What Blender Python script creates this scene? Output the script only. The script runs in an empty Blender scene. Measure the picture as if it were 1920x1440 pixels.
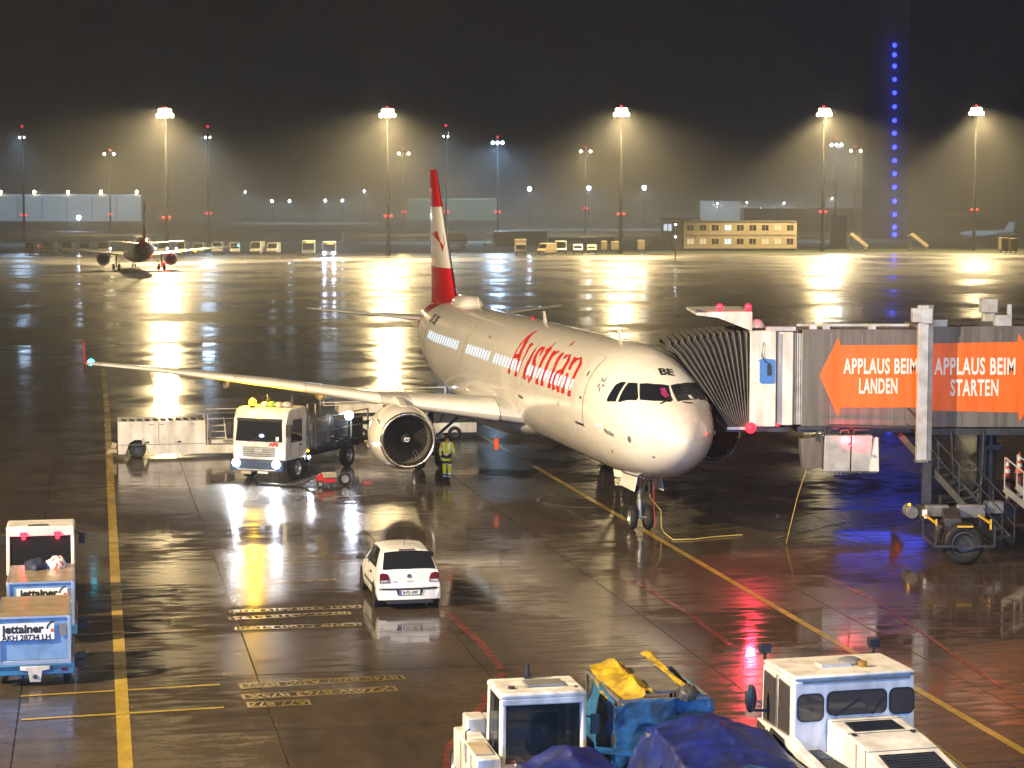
import bpy, bmesh, math, random
from mathutils import Vector, Matrix, Euler
random.seed(7)
S = bpy.context.scene
COL = S.collection
R = math.radians
PI = math.pi

# ------------------------------------------------------------------ camera
CAM_H, PITCH, FPX = 10.218, 0.083043, 4000.0
cam = bpy.data.cameras.new('camera')
cam.lens, cam.sensor_width = FPX / 1920 * 36, 36
cam.clip_start, cam.clip_end = 0.5, 9000
camo = bpy.data.objects.new('camera', cam)
COL.objects.link(camo)
camo.location = (0, 0, CAM_H)
camo.rotation_euler = (PI / 2 - PITCH, 0, 0)
S.camera = camo

# ------------------------------------------------------------------ world: a night sky, the sun far below the horizon
w = bpy.data.worlds.new('World')
S.world = w
w.use_nodes = True
nt = w.node_tree
bg = nt.nodes['Background']
sky = nt.nodes.new('ShaderNodeTexSky')
sky.sky_type = 'NISHITA'
sky.sun_disc = False
sky.sun_elevation = R(-4)
sky.sun_rotation = R(200)
hs = nt.nodes.new('ShaderNodeMixRGB')
hs.blend_type = 'MIX'
hs.inputs[0].default_value = 0.9
ctc = nt.nodes.new('ShaderNodeTexCoord')
cn = nt.nodes.new('ShaderNodeTexNoise')
cn.inputs['Scale'].default_value = 5.0
cn.inputs['Detail'].default_value = 5
nt.links.new(ctc.outputs['Generated'], cn.inputs['Vector'])
cr_ = nt.nodes.new('ShaderNodeValToRGB')
cr_.color_ramp.elements[0].position, cr_.color_ramp.elements[1].position = .35, .7
cr_.color_ramp.elements[0].color = (.018, .017, .015, 1)
cr_.color_ramp.elements[1].color = (.060, .050, .036, 1)   # town glow on the low broken cloud
nt.links.new(cn.outputs[0], cr_.inputs[0])
nt.links.new(cr_.outputs[0], hs.inputs[2])
nt.links.new(sky.outputs[0], hs.inputs[1])
nt.links.new(hs.outputs[0], bg.inputs[0])
bg.inputs[1].default_value = 0.06

S.view_settings.view_transform = 'Standard'
S.view_settings.look = 'None'
S.view_settings.exposure = 0
S.view_settings.gamma = 1
S.view_settings.use_curve_mapping = False
S.render.engine = 'CYCLES'
S.cycles.use_denoising = True
S.cycles.max_bounces = 6
S.cycles.diffuse_bounces = 2
S.cycles.glossy_bounces = 4
S.cycles.transmission_bounces = 4
S.cycles.volume_bounces = 0
S.cycles.sample_clamp_indirect = 6
S.cycles.caustics_reflective = False
S.cycles.caustics_refractive = False
S.cycles.use_light_tree = True


def light(name, kind, loc, power, color, parent=None, aim=None, angle=100, blend=.25, radius=.3):
    l = bpy.data.lights.new(name, kind)
    l.energy = power
    l.color = color
    l.shadow_soft_size = radius
    o = bpy.data.objects.new(name, l)
    COL.objects.link(o)
    o.location = loc
    if kind == 'SPOT':
        l.spot_size = R(angle)
        l.spot_blend = blend
        d = Vector(aim) - Vector(loc)
        o.rotation_euler = d.to_track_quat('-Z', 'Y').to_euler()
    if parent:
        o.parent = parent
    return o


WARM = (1.0, .80, .50)
# the apron floodlights of the terminal, on masts either side of the viewer
for lx, ly, lz, ax, ay, pw, an, bl in ((-46, 24, 31, -4, 74, 430000, 100, .6), (-1, -7, 24, 4, 74, 85000, 23, .8), (20, 18, 29, 9, 55, 34000, 100, .7)):
    light('terminal_floodlight', 'SPOT', (lx, ly, lz), pw, (1.0, .775, .48), aim=(ax, ay, 0 if an > 50 else 3), angle=an, blend=bl, radius=.45)
# cool light spilling out of the gate lounge windows
for lx in (-16, 14):
    light('gate_lounge_light', 'SPOT', (lx, -7, 8), 44000, (.16, .42, 1.0), aim=(lx * .5, 40, 1), angle=130, blend=.8, radius=1.5)


# ------------------------------------------------------------------ small mesh builder
class MB:
    def __init__(s):
        s.v, s.f, s.mi, s.cur = [], [], [], 0

    def add(s, vs, fs):
        o = len(s.v)
        s.v += [tuple(x) for x in vs]
        for f in fs:
            s.f.append([i + o for i in f])
            s.mi.append(s.cur)
        return s

    def box(s, c, d, rot=None, taper=1, tapy=None):
        hx, hy, hz = d[0] / 2, d[1] / 2, d[2] / 2
        ty = taper if tapy is None else tapy
        vs = [Vector((x * hx * (taper if z > 0 else 1), y * hy * (ty if z > 0 else 1), z * hz))
              for z in (-1, 1) for y in (-1, 1) for x in (-1, 1)]
        if rot is not None:
            m = Euler(rot).to_matrix() if not isinstance(rot, Matrix) else rot
            vs = [m @ q for q in vs]
        c = Vector(c)
        return s.add([q + c for q in vs], [(0, 2, 3, 1), (4, 5, 7, 6), (0, 1, 5, 4), (2, 6, 7, 3), (0, 4, 6, 2), (1, 3, 7, 5)])

    def bar(s, a, b, wd, ht=None):
        a, b = Vector(a), Vector(b)
        d = b - a
        ht = ht or wd
        q = d.to_track_quat('X', 'Z').to_matrix()
        return s.box((a + b) / 2, (d.length, wd, ht), q)

    def cyl(s, a, b, r, r2=None, n=12, caps=True):
        a, b = Vector(a), Vector(b)
        r2 = r if r2 is None else r2
        q = (b - a).to_track_quat('Z', 'X').to_matrix()
        vs = []
        for p, rr in ((a, r), (b, r2)):
            vs += [p + q @ Vector((rr * math.cos(2 * PI * i / n), rr * math.sin(2 * PI * i / n), 0)) for i in range(n)]
        fs = [(i, (i + 1) % n, n + (i + 1) % n, n + i) for i in range(n)]
        if caps:
            fs += [tuple(range(n - 1, -1, -1)), tuple(range(n, 2 * n))]
        return s.add(vs, fs)

    def tube(s, pts, r, n=6):
        pts = [Vector(p) for p in pts]
        vs, fs = [], []
        for i, p in enumerate(pts):
            t = (pts[min(i + 1, len(pts) - 1)] - pts[max(i - 1, 0)]).normalized()
            q = t.to_track_quat('Z', 'X').to_matrix()
            vs += [p + q @ Vector((r * math.cos(2 * PI * k / n), r * math.sin(2 * PI * k / n), 0)) for k in range(n)]
        for i in range(len(pts) - 1):
            for k in range(n):
                a, b = i * n + k, i * n + (k + 1) % n
                fs.append((a, b, b + n, a + n))
        fs += [tuple(range(n - 1, -1, -1)), tuple(range((len(pts) - 1) * n, len(pts) * n))]
        return s.add(vs, fs)

    def loft(s, rings, cap0=True, cap1=True, closed=True):
        n = len(rings[0])
        vs = [p for r in rings for p in r]
        fs = []
        for i in range(len(rings) - 1):
            for k in range(n if closed else n - 1):
                a, b = i * n + k, i * n + (k + 1) % n
                fs.append((a, b, b + n, a + n))
        if cap0: fs.append(tuple(range(n - 1, -1, -1)))
        if cap1: fs.append(tuple(range((len(rings) - 1) * n, len(rings) * n)))
        return s.add(vs, fs)

    def lathe(s, prof, c, axis='x', n=32, closed=False):
        """prof: list of (along, radius)"""
        rings = []
        c = Vector(c)
        for a, r in prof:
            ring = []
            for k in range(n):
                t = 2 * PI * k / n
                u, v = r * math.cos(t), r * math.sin(t)
                ring.append(c + Vector({'x': (a, u, v), 'y': (u, a, v), 'z': (u, v, a)}[axis]))
            rings.append(ring)
        return s.loft(rings, closed, closed)

    def prism(s, poly, a, b, axis='y'):
        """extrude a 2-D polygon from a to b along axis"""
        f = {'y': lambda p, t: (p[0], t, p[1]), 'x': lambda p, t: (t, p[0], p[1]), 'z': lambda p, t: (p[0], p[1], t)}[axis]
        n = len(poly)
        vs = [f(p, a) for p in poly] + [f(p, b) for p in poly]
        fs = [tuple(range(n)), tuple(range(2 * n - 1, n - 1, -1))]
        fs += [(i, n + i, n + (i + 1) % n, (i + 1) % n) for i in range(n)]
        return s.add(vs, fs)

    def ball(s, c, r, nu=10, nv=6, z0=-1, sc=(1, 1, 1)):
        rings = []
        a0 = math.asin(max(-1, z0)) + .001
        for j in range(nv + 1):
            t = a0 + (PI / 2 - .001 - a0) * j / nv
            rings.append([(c[0] + sc[0] * r * math.cos(t) * math.cos(2 * PI * k / nu), c[1] + sc[1] * r * math.cos(t) * math.sin(2 * PI * k / nu),
                           c[2] + sc[2] * r * math.sin(t)) for k in range(nu)])
        return s.loft(rings)

    def poly(s, pts):
        return s.add(pts, [tuple(range(len(pts)))])

    def build(s, name, mat, parent=None, smooth=None, bevel=0, seg=2):
        me = bpy.data.meshes.new(name)
        me.from_pydata(s.v, [], s.f)
        mats = mat if isinstance(mat, (list, tuple)) else [mat]
        for m in mats: me.materials.append(m)
        if len(mats) > 1:
            me.polygons.foreach_set('material_index', s.mi)
        bm = bmesh.new()
        bm.from_mesh(me)
        bmesh.ops.recalc_face_normals(bm, faces=bm.faces)
        bm.to_mesh(me)
        bm.free()
        if smooth:
            me.polygons.foreach_set('use_smooth', [True] * len(me.polygons))
            me.set_sharp_from_angle(angle=R(smooth))
        me.update()
        o = bpy.data.objects.new(name, me)
        COL.objects.link(o)
        if parent is not None: o.parent = parent
        if bevel:
            b = o.modifiers.new('bevel', 'BEVEL')
            b.width, b.segments, b.limit_method, b.angle_limit = bevel, seg, 'ANGLE', R(35)
            b.harden_normals = False
            if not smooth:
                me.polygons.foreach_set('use_smooth', [True] * len(me.polygons))
                me.set_sharp_from_angle(angle=R(50))
        return o


def tag(o, label, cat, group=None, kind=None):
    if label: o['label'] = label
    if cat: o['category'] = cat
    if group: o['group'] = group
    if kind: o['kind'] = kind
    return o


def thing(name, label, cat, loc=(0, 0, 0), rot=0, group=None):
    o = bpy.data.objects.new(name, None)
    COL.objects.link(o)
    o.empty_display_size = .3
    o.location = loc
    o.rotation_euler = (0, 0, rot) if not isinstance(rot, (tuple, list)) else rot
    return tag(o, label, cat, group)


def dup(o, parent=None, loc=None, rot=None, label=None, scale=None):
    c = o.copy()
    COL.objects.link(c)
    if parent is not None: c.parent = parent
    if loc is not None: c.location = loc
    if rot is not None: c.rotation_euler = (0, 0, rot)
    if scale is not None: c.scale = (scale,) * 3
    if label: c['label'] = label
    for ch in list(o.children):
        dup(ch, c)
    return c


def at(px, py, z=0.0):
    """a point of the photograph (1920 wide) carried to height z in the place"""
    a, b = (px - 960) / FPX, -(py - 720) / FPX
    d = Vector((a, math.cos(PITCH) + b * math.sin(PITCH), -math.sin(PITCH) + b * math.cos(PITCH)))
    t = (z - CAM_H) / d.z
    return Vector((d.x * t, d.y * t, z))


def far(px, py, D):
    """a point of the photograph carried to distance D: x and height"""
    a, b = (px - 960) / FPX, -(py - 720) / FPX
    d = Vector((a, math.cos(PITCH) + b * math.sin(PITCH), -math.sin(PITCH) + b * math.cos(PITCH)))
    t = D / d.y
    return Vector((d.x * t, D, CAM_H + d.z * t))


# ------------------------------------------------------------------ materials
def N(nt, t, **kw):
    n = nt.nodes.new(t)
    for k, v in kw.items(): setattr(n, k, v)
    return n


def paint(name, col, rough=.35, metal=0, coat=0, var=.10, scale=1.5, dirt=.0, bump=0, space='Object', spec=.5, stretch=None):
    m = bpy.data.materials.new(name)
    m.use_nodes = True
    nt = m.node_tree
    b = nt.nodes['Principled BSDF']
    tc = N(nt, 'ShaderNodeTexCoord')
    n1 = N(nt, 'ShaderNodeTexNoise')
    n1.inputs['Scale'].default_value = scale
    n1.inputs['Detail'].default_value = 6
    if stretch:
        sm_ = N(nt, 'ShaderNodeMapping')
        sm_.inputs['Scale'].default_value = stretch
        nt.links.new(tc.outputs[space], sm_.inputs['Vector'])
        nt.links.new(sm_.outputs[0], n1.inputs['Vector'])
    else:
        nt.links.new(tc.outputs[space], n1.inputs['Vector'])
    mx = N(nt, 'ShaderNodeMixRGB')
    lo = [c * (1 - var * 1.6) for c in col]
    hi = [min(1, c * (1 + var)) for c in col]
    if dirt:
        lo = [c * (1 - dirt) + d * dirt for c, d in zip(lo, (.07, .055, .04))]
    mx.inputs[1].default_value = (*lo, 1)
    mx.inputs[2].default_value = (*hi, 1)
    rp = N(nt, 'ShaderNodeMapRange')
    rp.inputs[1].default_value, rp.inputs[2].default_value = .32, .62
    nt.links.new(n1.outputs[0], rp.inputs[0])
    nt.links.new(rp.outputs[0], mx.inputs[0])
    nt.links.new(mx.outputs[0], b.inputs['Base Color'])
    rr = N(nt, 'ShaderNodeMapRange')
    rr.inputs[1].default_value, rr.inputs[2].default_value = .3, .7
    rr.inputs[3].default_value, rr.inputs[4].default_value = min(1, rough * 1.3), rough * .8
    nt.links.new(n1.outputs[0], rr.inputs[0])
    nt.links.new(rr.outputs[0], b.inputs['Roughness'])
    b.inputs['Metallic'].default_value = metal
    b.inputs['Specular IOR Level'].default_value = spec
    if coat:
        b.inputs['Coat Weight'].default_value = coat
        b.inputs['Coat Roughness'].default_value = .06
    if bump:
        n2 = N(nt, 'ShaderNodeTexNoise')
        n2.inputs['Scale'].default_value = scale * 6
        n2.inputs['Detail'].default_value = 4
        nt.links.new(tc.outputs[space], n2.inputs['Vector'])
        bp = N(nt, 'ShaderNodeBump')
        bp.inputs['Strength'].default_value = bump
        bp.inputs['Distance'].default_value = .02
        nt.links.new(n2.outputs[0], bp.inputs['Height'])
        nt.links.new(bp.outputs[0], b.inputs['Normal'])
    return m


def glow(name, col, strength):
    m = bpy.data.materials.new(name)
    m.use_nodes = True
    b = m.node_tree.nodes['Principled BSDF']
    b.inputs['Base Color'].default_value = (*[c * .3 for c in col], 1)
    b.inputs['Emission Color'].default_value = (*col, 1)
    b.inputs['Emission Strength'].default_value = strength
    m.cycles.emission_sampling = 'NONE'
    return m


def glass(name, col, rough=.04, alpha=1.0):
    m = bpy.data.materials.new(name)
    m.use_nodes = True
    b = m.node_tree.nodes['Principled BSDF']
    b.inputs['Base Color'].default_value = (*col, 1)
    b.inputs['Roughness'].default_value = rough
    b.inputs['IOR'].default_value = 1.5
    b.inputs['Specular IOR Level'].default_value = .7
    b.inputs['Alpha'].default_value = alpha
    return m


M = {}
M['ac_white'] = paint('aircraft_white', (.80, .77, .71), .28, coat=.6, var=.05, scale=.5, dirt=.04)
M['ac_red'] = paint('aircraft_red', (.52, .012, .018), .3, coat=.5, var=.12, scale=.8)
M['ac_grey'] = paint('aircraft_grey', (.50, .49, .47), .33, coat=.3, var=.08, scale=.7, dirt=.08)
M['ac_metal'] = paint('bare_metal', (.74, .70, .64), .24, metal=1, var=.08, scale=2)
M['white'] = paint('white_paint', (.68, .66, .62), .38, coat=.25, var=.10, scale=2.6, dirt=.2, stretch=(1, 1, .3))
M['white_worn'] = paint('worn_white_paint', (.62, .60, .56), .45, coat=.1, var=.16, scale=3.2, dirt=.38, stretch=(1, 1, .35))
M['car_white'] = paint('car_white', (.80, .79, .76), .3, coat=.8, var=.03, scale=1)
M['black'] = paint('black_plastic', (.018, .018, .020), .45, var=.2)
M['rubber'] = paint('tyre_rubber', (.009, .009, .009), .75, var=.25, scale=8)
M['dark'] = paint('dark_steel', (.045, .047, .052), .45, metal=.3, var=.25, scale=3)
M['grey'] = paint('grey_steel', (.20, .20, .20), .45, metal=.3, var=.14, scale=2.5, dirt=.2)
M['lgrey'] = paint('light_grey_steel', (.50, .50, .49), .42, metal=.2, var=.12, scale=2.5, dirt=.15)
M['alu'] = paint('aluminium', (.62, .64, .66), .36, metal=.85, var=.12, scale=3)
M['rim'] = paint('wheel_rim', (.55, .55, .56), .32, metal=.8, var=.1)
M['glass'] = glass('dark_glass', (.012, .014, .017))
M['cabglass'] = glass('cab_glass', (.012, .018, .022), alpha=.62)
M['yellow'] = paint('yellow_paint', (.62, .42, .03), .5, var=.15, scale=3)
M['blue_uld'] = paint('blue_container_paint', (.20, .34, .52), .42, metal=.35, var=.18, scale=2.2, dirt=.12)
M['tarp'] = paint('blue_tarpaulin', (.007, .014, .105), .5, var=.4, scale=2.2, bump=.4)
M['tarp2'] = paint('light_blue_curtain', (.009, .085, .20), .55, var=.45, scale=2.4, bump=.5)
M['ytarp'] = paint('yellow_tarpaulin', (.36, .235, .012), .5, var=.35, scale=3, bump=.4)
M['orange'] = paint('orange_print', (.86, .150, .002), .42, var=.10, scale=2.6, stretch=(1.5, 1, .12))
M['letter'] = paint('white_print', (.80, .80, .78), .45, var=.03)
M['inkblack'] = paint('black_print', (.02, .02, .02), .45, var=.1)
M['tunnel'] = paint('tunnel_cladding', (.138, .130, .119), .5, var=.16, scale=3.0, dirt=.3, stretch=(1.6, 1, .10))
M['bellow'] = paint('bellows_fabric', (.055, .051, .045), .7, var=.18, scale=4, bump=.2)
M['cream'] = paint('cream_cladding', (.36, .30, .20), .6, var=.08)
M['hivis'] = paint('hivis_yellow', (.62, .68, .03), .7, var=.1, scale=6)
M['reflect'] = paint('reflective_tape', (.75, .80, .85), .4, var=.05)
M['navy'] = paint('navy_cloth', (.012, .018, .05), .75, var=.2, scale=9)
M['skin'] = paint('skin', (.42, .24, .17), .55, var=.08, scale=12)
M['hair'] = paint('hair', (.02, .014, .01), .6, var=.2, scale=30)
M['cone'] = paint('cone_orange', (.75, .09, .02), .5, var=.08)
M['redp'] = paint('red_paint', (.45, .02, .02), .45, var=.15)
M['lens_red'] = glow('red_lamp', (1, .012, .022), 6)
M['lens_red_soft'] = glow('red_marker', (1, .015, .03), 4)
M['lens_warm'] = glow('warm_lamp', (1, .82, .48), 60)
M['lens_cool'] = glow('cool_lamp', (.62, .84, 1), 50)
M['lens_white'] = glow('headlamp', (.85, .92, 1), 60)
M['lens_amber'] = glow('amber_beacon', (1, .45, .012), 9)
M['lens_blue'] = glow('blue_lamp', (.022, .035, 1), 9)
M['lens_green'] = glow('green_navigation_lamp', (.02, .75, 1), 40)
M['winlit'] = glow('lit_cabin_window', (.70, .86, 1), 1.05)
M['winwarm'] = glow('lit_office_window', (1, .86, .55), .55)
M['display'] = glow('amber_display', (1, .5, .04), 3.5)
M['taillens'] = paint('tail_lamp_red', (.10, .008, .02), .15, coat=.8, var=.1)

G_ANG = R(101.2)            # direction of the slab joints (and of the stand)
GV = Vector((math.cos(G_ANG), math.sin(G_ANG), 0))
GU = Vector((GV.y, -GV.x, 0))


def text_mesh(txt, size, mat, name='lettering', bold=0.0, xs=1.0, shear=0.0, align='CENTER', space=1.0, depth=0.0, keep=False):
    """flat lettering from Blender's own built-in font, as (verts, faces) in the xy plane"""
    cu = bpy.data.curves.new(name, 'FONT')
    cu.body = txt
    cu.size = size
    cu.offset = bold
    cu.shear = shear
    cu.align_x = align
    cu.align_y = 'CENTER'
    cu.space_character = space
    cu.resolution_u = 3
    o = bpy.data.objects.new(name, cu)
    COL.objects.link(o)
    dg = bpy.context.evaluated_depsgraph_get()
    me = bpy.data.meshes.new_from_object(o.evaluated_get(dg))
    vs = [Vector((v.co.x * xs, v.co.y, 0)) for v in me.vertices]
    fs = [tuple(p.vertices) for p in me.polygons]
    bpy.data.objects.remove(o)
    bpy.data.curves.remove(cu)
    bpy.data.meshes.remove(me)
    return vs, fs


def sign_text(txt, size, mat, parent, origin, ux, uy, name='lettering', bold=0.0, xs=1.0, **kw):
    vs, fs = text_mesh(txt, size, mat, name, bold, xs, **kw)
    ux, uy, og = Vector(ux).normalized(), Vector(uy).normalized(), Vector(origin)
    m = MB()
    m.add([og + ux * v.x + uy * v.y for v in vs], fs)
    return m.build(name, mat, parent)
# ------------------------------------------------------------------ ground, apron slabs, painted lines
def wet(name, lo, hi, coat=1.0, r0=.045, r1=.25, slab=False, patch=.16, basrough=.75):
    m = bpy.data.materials.new(name)
    m.use_nodes = True
    nt = m.node_tree
    L = nt.links.new
    b = nt.nodes['Principled BSDF']
    g = N(nt, 'ShaderNodeNewGeometry')
    mp = N(nt, 'ShaderNodeMapping')
    mp.inputs['Rotation'].default_value = (0, 0, -G_ANG)
    L(g.outputs['Position'], mp.inputs['Vector'])

    def noise(sc, det, stretch=None, rough=.55):
        n = N(nt, 'ShaderNodeTexNoise')
        n.inputs['Scale'].default_value = sc
        n.inputs['Detail'].default_value = det
        n.inputs['Roughness'].default_value = rough
        if stretch:
            q = N(nt, 'ShaderNodeMapping')
            q.inputs['Scale'].default_value = stretch
            L(mp.outputs[0], q.inputs['Vector'])
            L(q.outputs[0], n.inputs['Vector'])
        else:
            L(mp.outputs[0], n.inputs['Vector'])
        return n.outputs[0]

    def ramp(v, a, c, x=0, y=1):
        r = N(nt, 'ShaderNodeMapRange')
        for i, t in enumerate((a, c, x, y)): r.inputs[i + 1].default_value = t
        r.interpolation_type = 'SMOOTHSTEP'
        L(v, r.inputs[0])
        return r.outputs[0]

    def mth(op, p, q):
        k = N(nt, 'ShaderNodeMath', operation=op)
        for i, t in enumerate((p, q)):
            if isinstance(t, (int, float)): k.inputs[i].default_value = t
            else: L(t, k.inputs[i])
        return k.outputs[0]

    big = noise(patch, 5, None, .6)                 # drying patches
    mid = noise(.9, 6, (1, 2.2, 1), .62)            # worn lane texture
    fine = noise(9, 4)
    tracks = noise(.35, 3, (.18, 2.4, 1), .5)       # wheel tracks along the stand
    tone = mth('ADD', mth('MULTIPLY', ramp(mid, .3, .7), .6), mth('MULTIPLY', ramp(tracks, .35, .65), .4))
    if slab:
        oi = N(nt, 'ShaderNodeObjectInfo')
        tone = mth('ADD', mth('MULTIPLY', tone, .7), mth('MULTIPLY', oi.outputs['Random'], .3))
    mx = N(nt, 'ShaderNodeMixRGB')
    mx.inputs[1].default_value, mx.inputs[2].default_value = (*lo, 1), (*hi, 1)
    L(tone, mx.inputs[0])
    stain = ramp(noise(.23, 6, (1, .55, 1), .7), .52, .66)         # oil and rubber stains
    ms = N(nt, 'ShaderNodeMixRGB', blend_type='MULTIPLY')
    L(mth('MULTIPLY', stain, .55), ms.inputs[0])
    L(mx.outputs[0], ms.inputs[1])
    ms.inputs[2].default_value = (.28, .27, .27, 1)
    mf = N(nt, 'ShaderNodeMixRGB', blend_type='MULTIPLY')
    mf.inputs[0].default_value = .45
    L(ms.outputs[0], mf.inputs[1])
    L(fine, mf.inputs[2])
    L(mf.outputs[0], b.inputs['Base Color'])
    b.inputs['Roughness'].default_value = basrough
    b.inputs['Specular IOR Level'].default_value = .3
    b.inputs['Coat Weight'].default_value = coat
    b.inputs['Coat IOR'].default_value = 1.36
    wetness = ramp(big, .40, .60)
    dash = ramp(noise(1.6, 4, (2.2, .55, 1), .6), .40, .62)
    rr = mth('ADD', mth('MULTIPLY', mth('SUBTRACT', 1.0, wetness), .55), mth('MULTIPLY', dash, .45))
    L(ramp(rr, .1, .9, r0, r1), b.inputs['Coat Roughness'])
    bp = N(nt, 'ShaderNodeBump')
    L(mth('ADD', .10, mth('MULTIPLY', mth('SUBTRACT', 1.0, wetness), .30)), bp.inputs['Strength'])
    bp.inputs['Distance'].default_value = .012
    L(mth('ADD', mth('MULTIPLY', mid, .7), mth('MULTIPLY', fine, .12)), bp.inputs['Height'])
    L(bp.outputs[0], b.inputs['Coat Normal'])
    L(bp.outputs[0], b.inputs['Normal'])
    return m


M['slab'] = wet('wet_concrete_slab', (.030, .020, .009), (.080, .055, .026), coat=.9, r0=.05, r1=.27, slab=True)
M['slab_far'] = wet('worn_wet_concrete', (.026, .021, .014), (.066, .054, .038), coat=.9, r0=.12, r1=.60, patch=.06)
M['apron'] = wet('wet_apron', (.030, .025, .018), (.060, .051, .038), r0=.14, r1=.6, patch=.05)
M['lane'] = wet('pale_lane', (.16, .14, .11), (.25, .23, .19), coat=.35, r0=.25, r1=.4)
M['grass'] = paint('night_grass', (.035, .045, .028), .9, var=.35, scale=.02, space='Object', spec=.2)
M['runway'] = wet('wet_runway', (.10, .10, .10), (.14, .14, .14), r0=.2, r1=.35)
M['line_y'] = wet('yellow_line_paint', (.30, .20, .018), (.46, .31, .03), coat=.8, r0=.15, r1=.34, patch=.5)
M['line_f'] = wet('faded_yellow_paint', (.12, .09, .025), (.30, .22, .05), coat=.9, r0=.12, r1=.34, patch=.5)
M['line_r'] = wet('faded_red_paint', (.10, .018, .010), (.19, .035, .018), coat=.9, r0=.12, r1=.34, patch=.5)
M['line_w'] = wet('faded_white_paint', (.13, .12, .09), (.24, .22, .17), coat=.9, r0=.12, r1=.34, patch=.5)


def sheet(name, x0, x1, y0, y1, z, mat, nx=1, ny=1):
    m = MB()
    m.add([(x0, y0, z), (x1, y0, z), (x1, y1, z), (x0, y1, z)], [(0, 1, 2, 3)])
    return m.build(name, mat)


tag(sheet('ground', -2600, 2600, -60, 3600, -.12, M['grass']), 'dark grass plain beyond the apron', None, kind='structure')
apron = tag(sheet('apron', -700, 700, -60, 452, -.022, M['apron']), 'rain-wet concrete apron reflecting the floodlights', None, kind='structure')
tag(sheet('service_road', -700, -20, 276, 290, -.010, M['lane']), 'pale lane crossing the apron behind the parked jet', None, kind='structure')
tag(sheet('runway', -1700, 1700, 2150, 2560, -.09, M['runway']), 'wet runway strip gleaming in the distance', None, kind='structure')
tag(sheet('vehicle_road', -700, 700, 455, 466, -.030, M['apron']), 'vehicle road along the far edge of the apron', None, kind='structure')

# slabs
P5, U0, V0 = 5.0, 3.45, 1.2
cells = []
for i in range(-40, 40):
    for j in range(4, 62):
        p = GU * (U0 + (i + .5) * P5) + GV * (V0 + (j + .5) * P5)
        if p.y < 33 or p.y > 285: continue
        mar = 5 + p.y * .012
        if abs(p.x) < p.y * .24 + mar:
            cells.append((p.y + abs(p.x) * .2, p, i, j))
cells.sort(key=lambda c: c[0])
sm = MB().box((0, 0, -.02), (P5 - .035, P5 - .035, .04))
first = sm.build('concrete_slab', M['slab'], apron)
first.rotation_euler = (0, 0, G_ANG)
for k, (d, p, i, j) in enumerate(cells[:298]):
    o = first if k == 0 else first.copy()
    if k:
        COL.objects.link(o)
    o.location = (p.x, p.y, random.uniform(-.0025, .0))
rest = MB()
rm = Euler((0, 0, G_ANG)).to_matrix()
for d, p, i, j in cells[298:]:
    rest.box((p.x, p.y, -.02 + random.uniform(-.003, 0)), (P5 - .05, P5 - .05, .04), rm)
ro = rest.build('distant_concrete_slabs', M['slab_far'], apron)
ro.name = 'concrete_paving'
ro['kind'] = 'stuff'

ZL = .006


def stripe(pts, wd, mat, name, z=ZL):
    m = MB()
    pts = [Vector((p[0], p[1], 0)) for p in pts]
    vs = []
    for i, p in enumerate(pts):
        t = (pts[min(i + 1, len(pts) - 1)] - pts[max(i - 1, 0)]).normalized()
        n = Vector((-t.y, t.x, 0)) * wd / 2
        vs += [p + n + Vector((0, 0, z)), p - n + Vector((0, 0, z))]
    m.add(vs, [(2 * i, 2 * i + 1, 2 * i + 3, 2 * i + 2) for i in range(len(pts) - 1)])
    return m.build(name, mat, marks)


marks = bpy.data.objects.new('apron_markings', None)
COL.objects.link(marks)
tag(marks, 'painted lines and stop marks on the wet apron', None, kind='structure')


def px(*q): return [at(x, y) for x, y in q]


stripe(px((193, 690), (200, 760), (217, 1100), (236, 1445)), .27, M['line_y'], 'stand_edge_line')
stripe(px((40, 1350), (420, 1327)), .13, M['line_y'], 'stop_bar', ZL + .004)
stripe(px((38, 1306), (412, 1284)), .12, M['line_y'], 'stop_bar', ZL + .004)
stripe(px((140, 1192), (383, 1181)), .11, M['line_f'], 'stop_bar', ZL + .004)
stripe(px((140, 1168), (377, 1156)), .10, M['line_f'], 'stop_bar', ZL + .004)
stripe(px((130, 1108), (355, 1099)), .08, M['line_f'], 'stop_bar', ZL + .004)
stripe([at(1202, 992) + GV * t + Vector((.02, 0, 0)) for t in (-30, 0, 25, 62)], .20, M['line_y'], 'stand_centre_line')
stripe(px((840, 1150), (900, 1205), (942, 1255)), .20, M['line_r'], 'boundary_line')
stripe(px((942, 1262), (900, 1330), (845, 1400), (838, 1450)), .20, M['line_r'], 'boundary_line')
stripe(px((1192, 1092), (1290, 1150), (1370, 1210)), .14, M['line_r'], 'boundary_line')
stripe(px((1545, 1082), (1640, 1125), (1880, 1290)), .12, M['line_r'], 'boundary_line')
stripe(px((1790, 1225), (1920, 1217)), .06, M['line_f'], 'thin_line')
stripe(px((1210, 1003), (1385, 990)), .07, M['line_f'], 'thin_line')
stripe(px((1450, 1010), (1600, 975)), .10, M['line_w'], 'thin_line')
stripe(px((1530, 1000), (1690, 1035)), .08, M['line_w'], 'thin_line')
for cx, cy, r, a0, a1 in ((1110, 938, 1.9, 100, 330), (640, 915, 2.3, 0, 360), (1345, 965, 2.0, -40, 110), (760, 985, 2.6, 30, 150)):
    c = at(cx, cy)
    stripe([(c.x + r * math.cos(R(a0 + (a1 - a0) * k / 24)), c.y + r * math.sin(R(a0 + (a1 - a0) * k / 24))) for k in range(25)], .10, M['line_w'], 'turning_circle')


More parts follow.
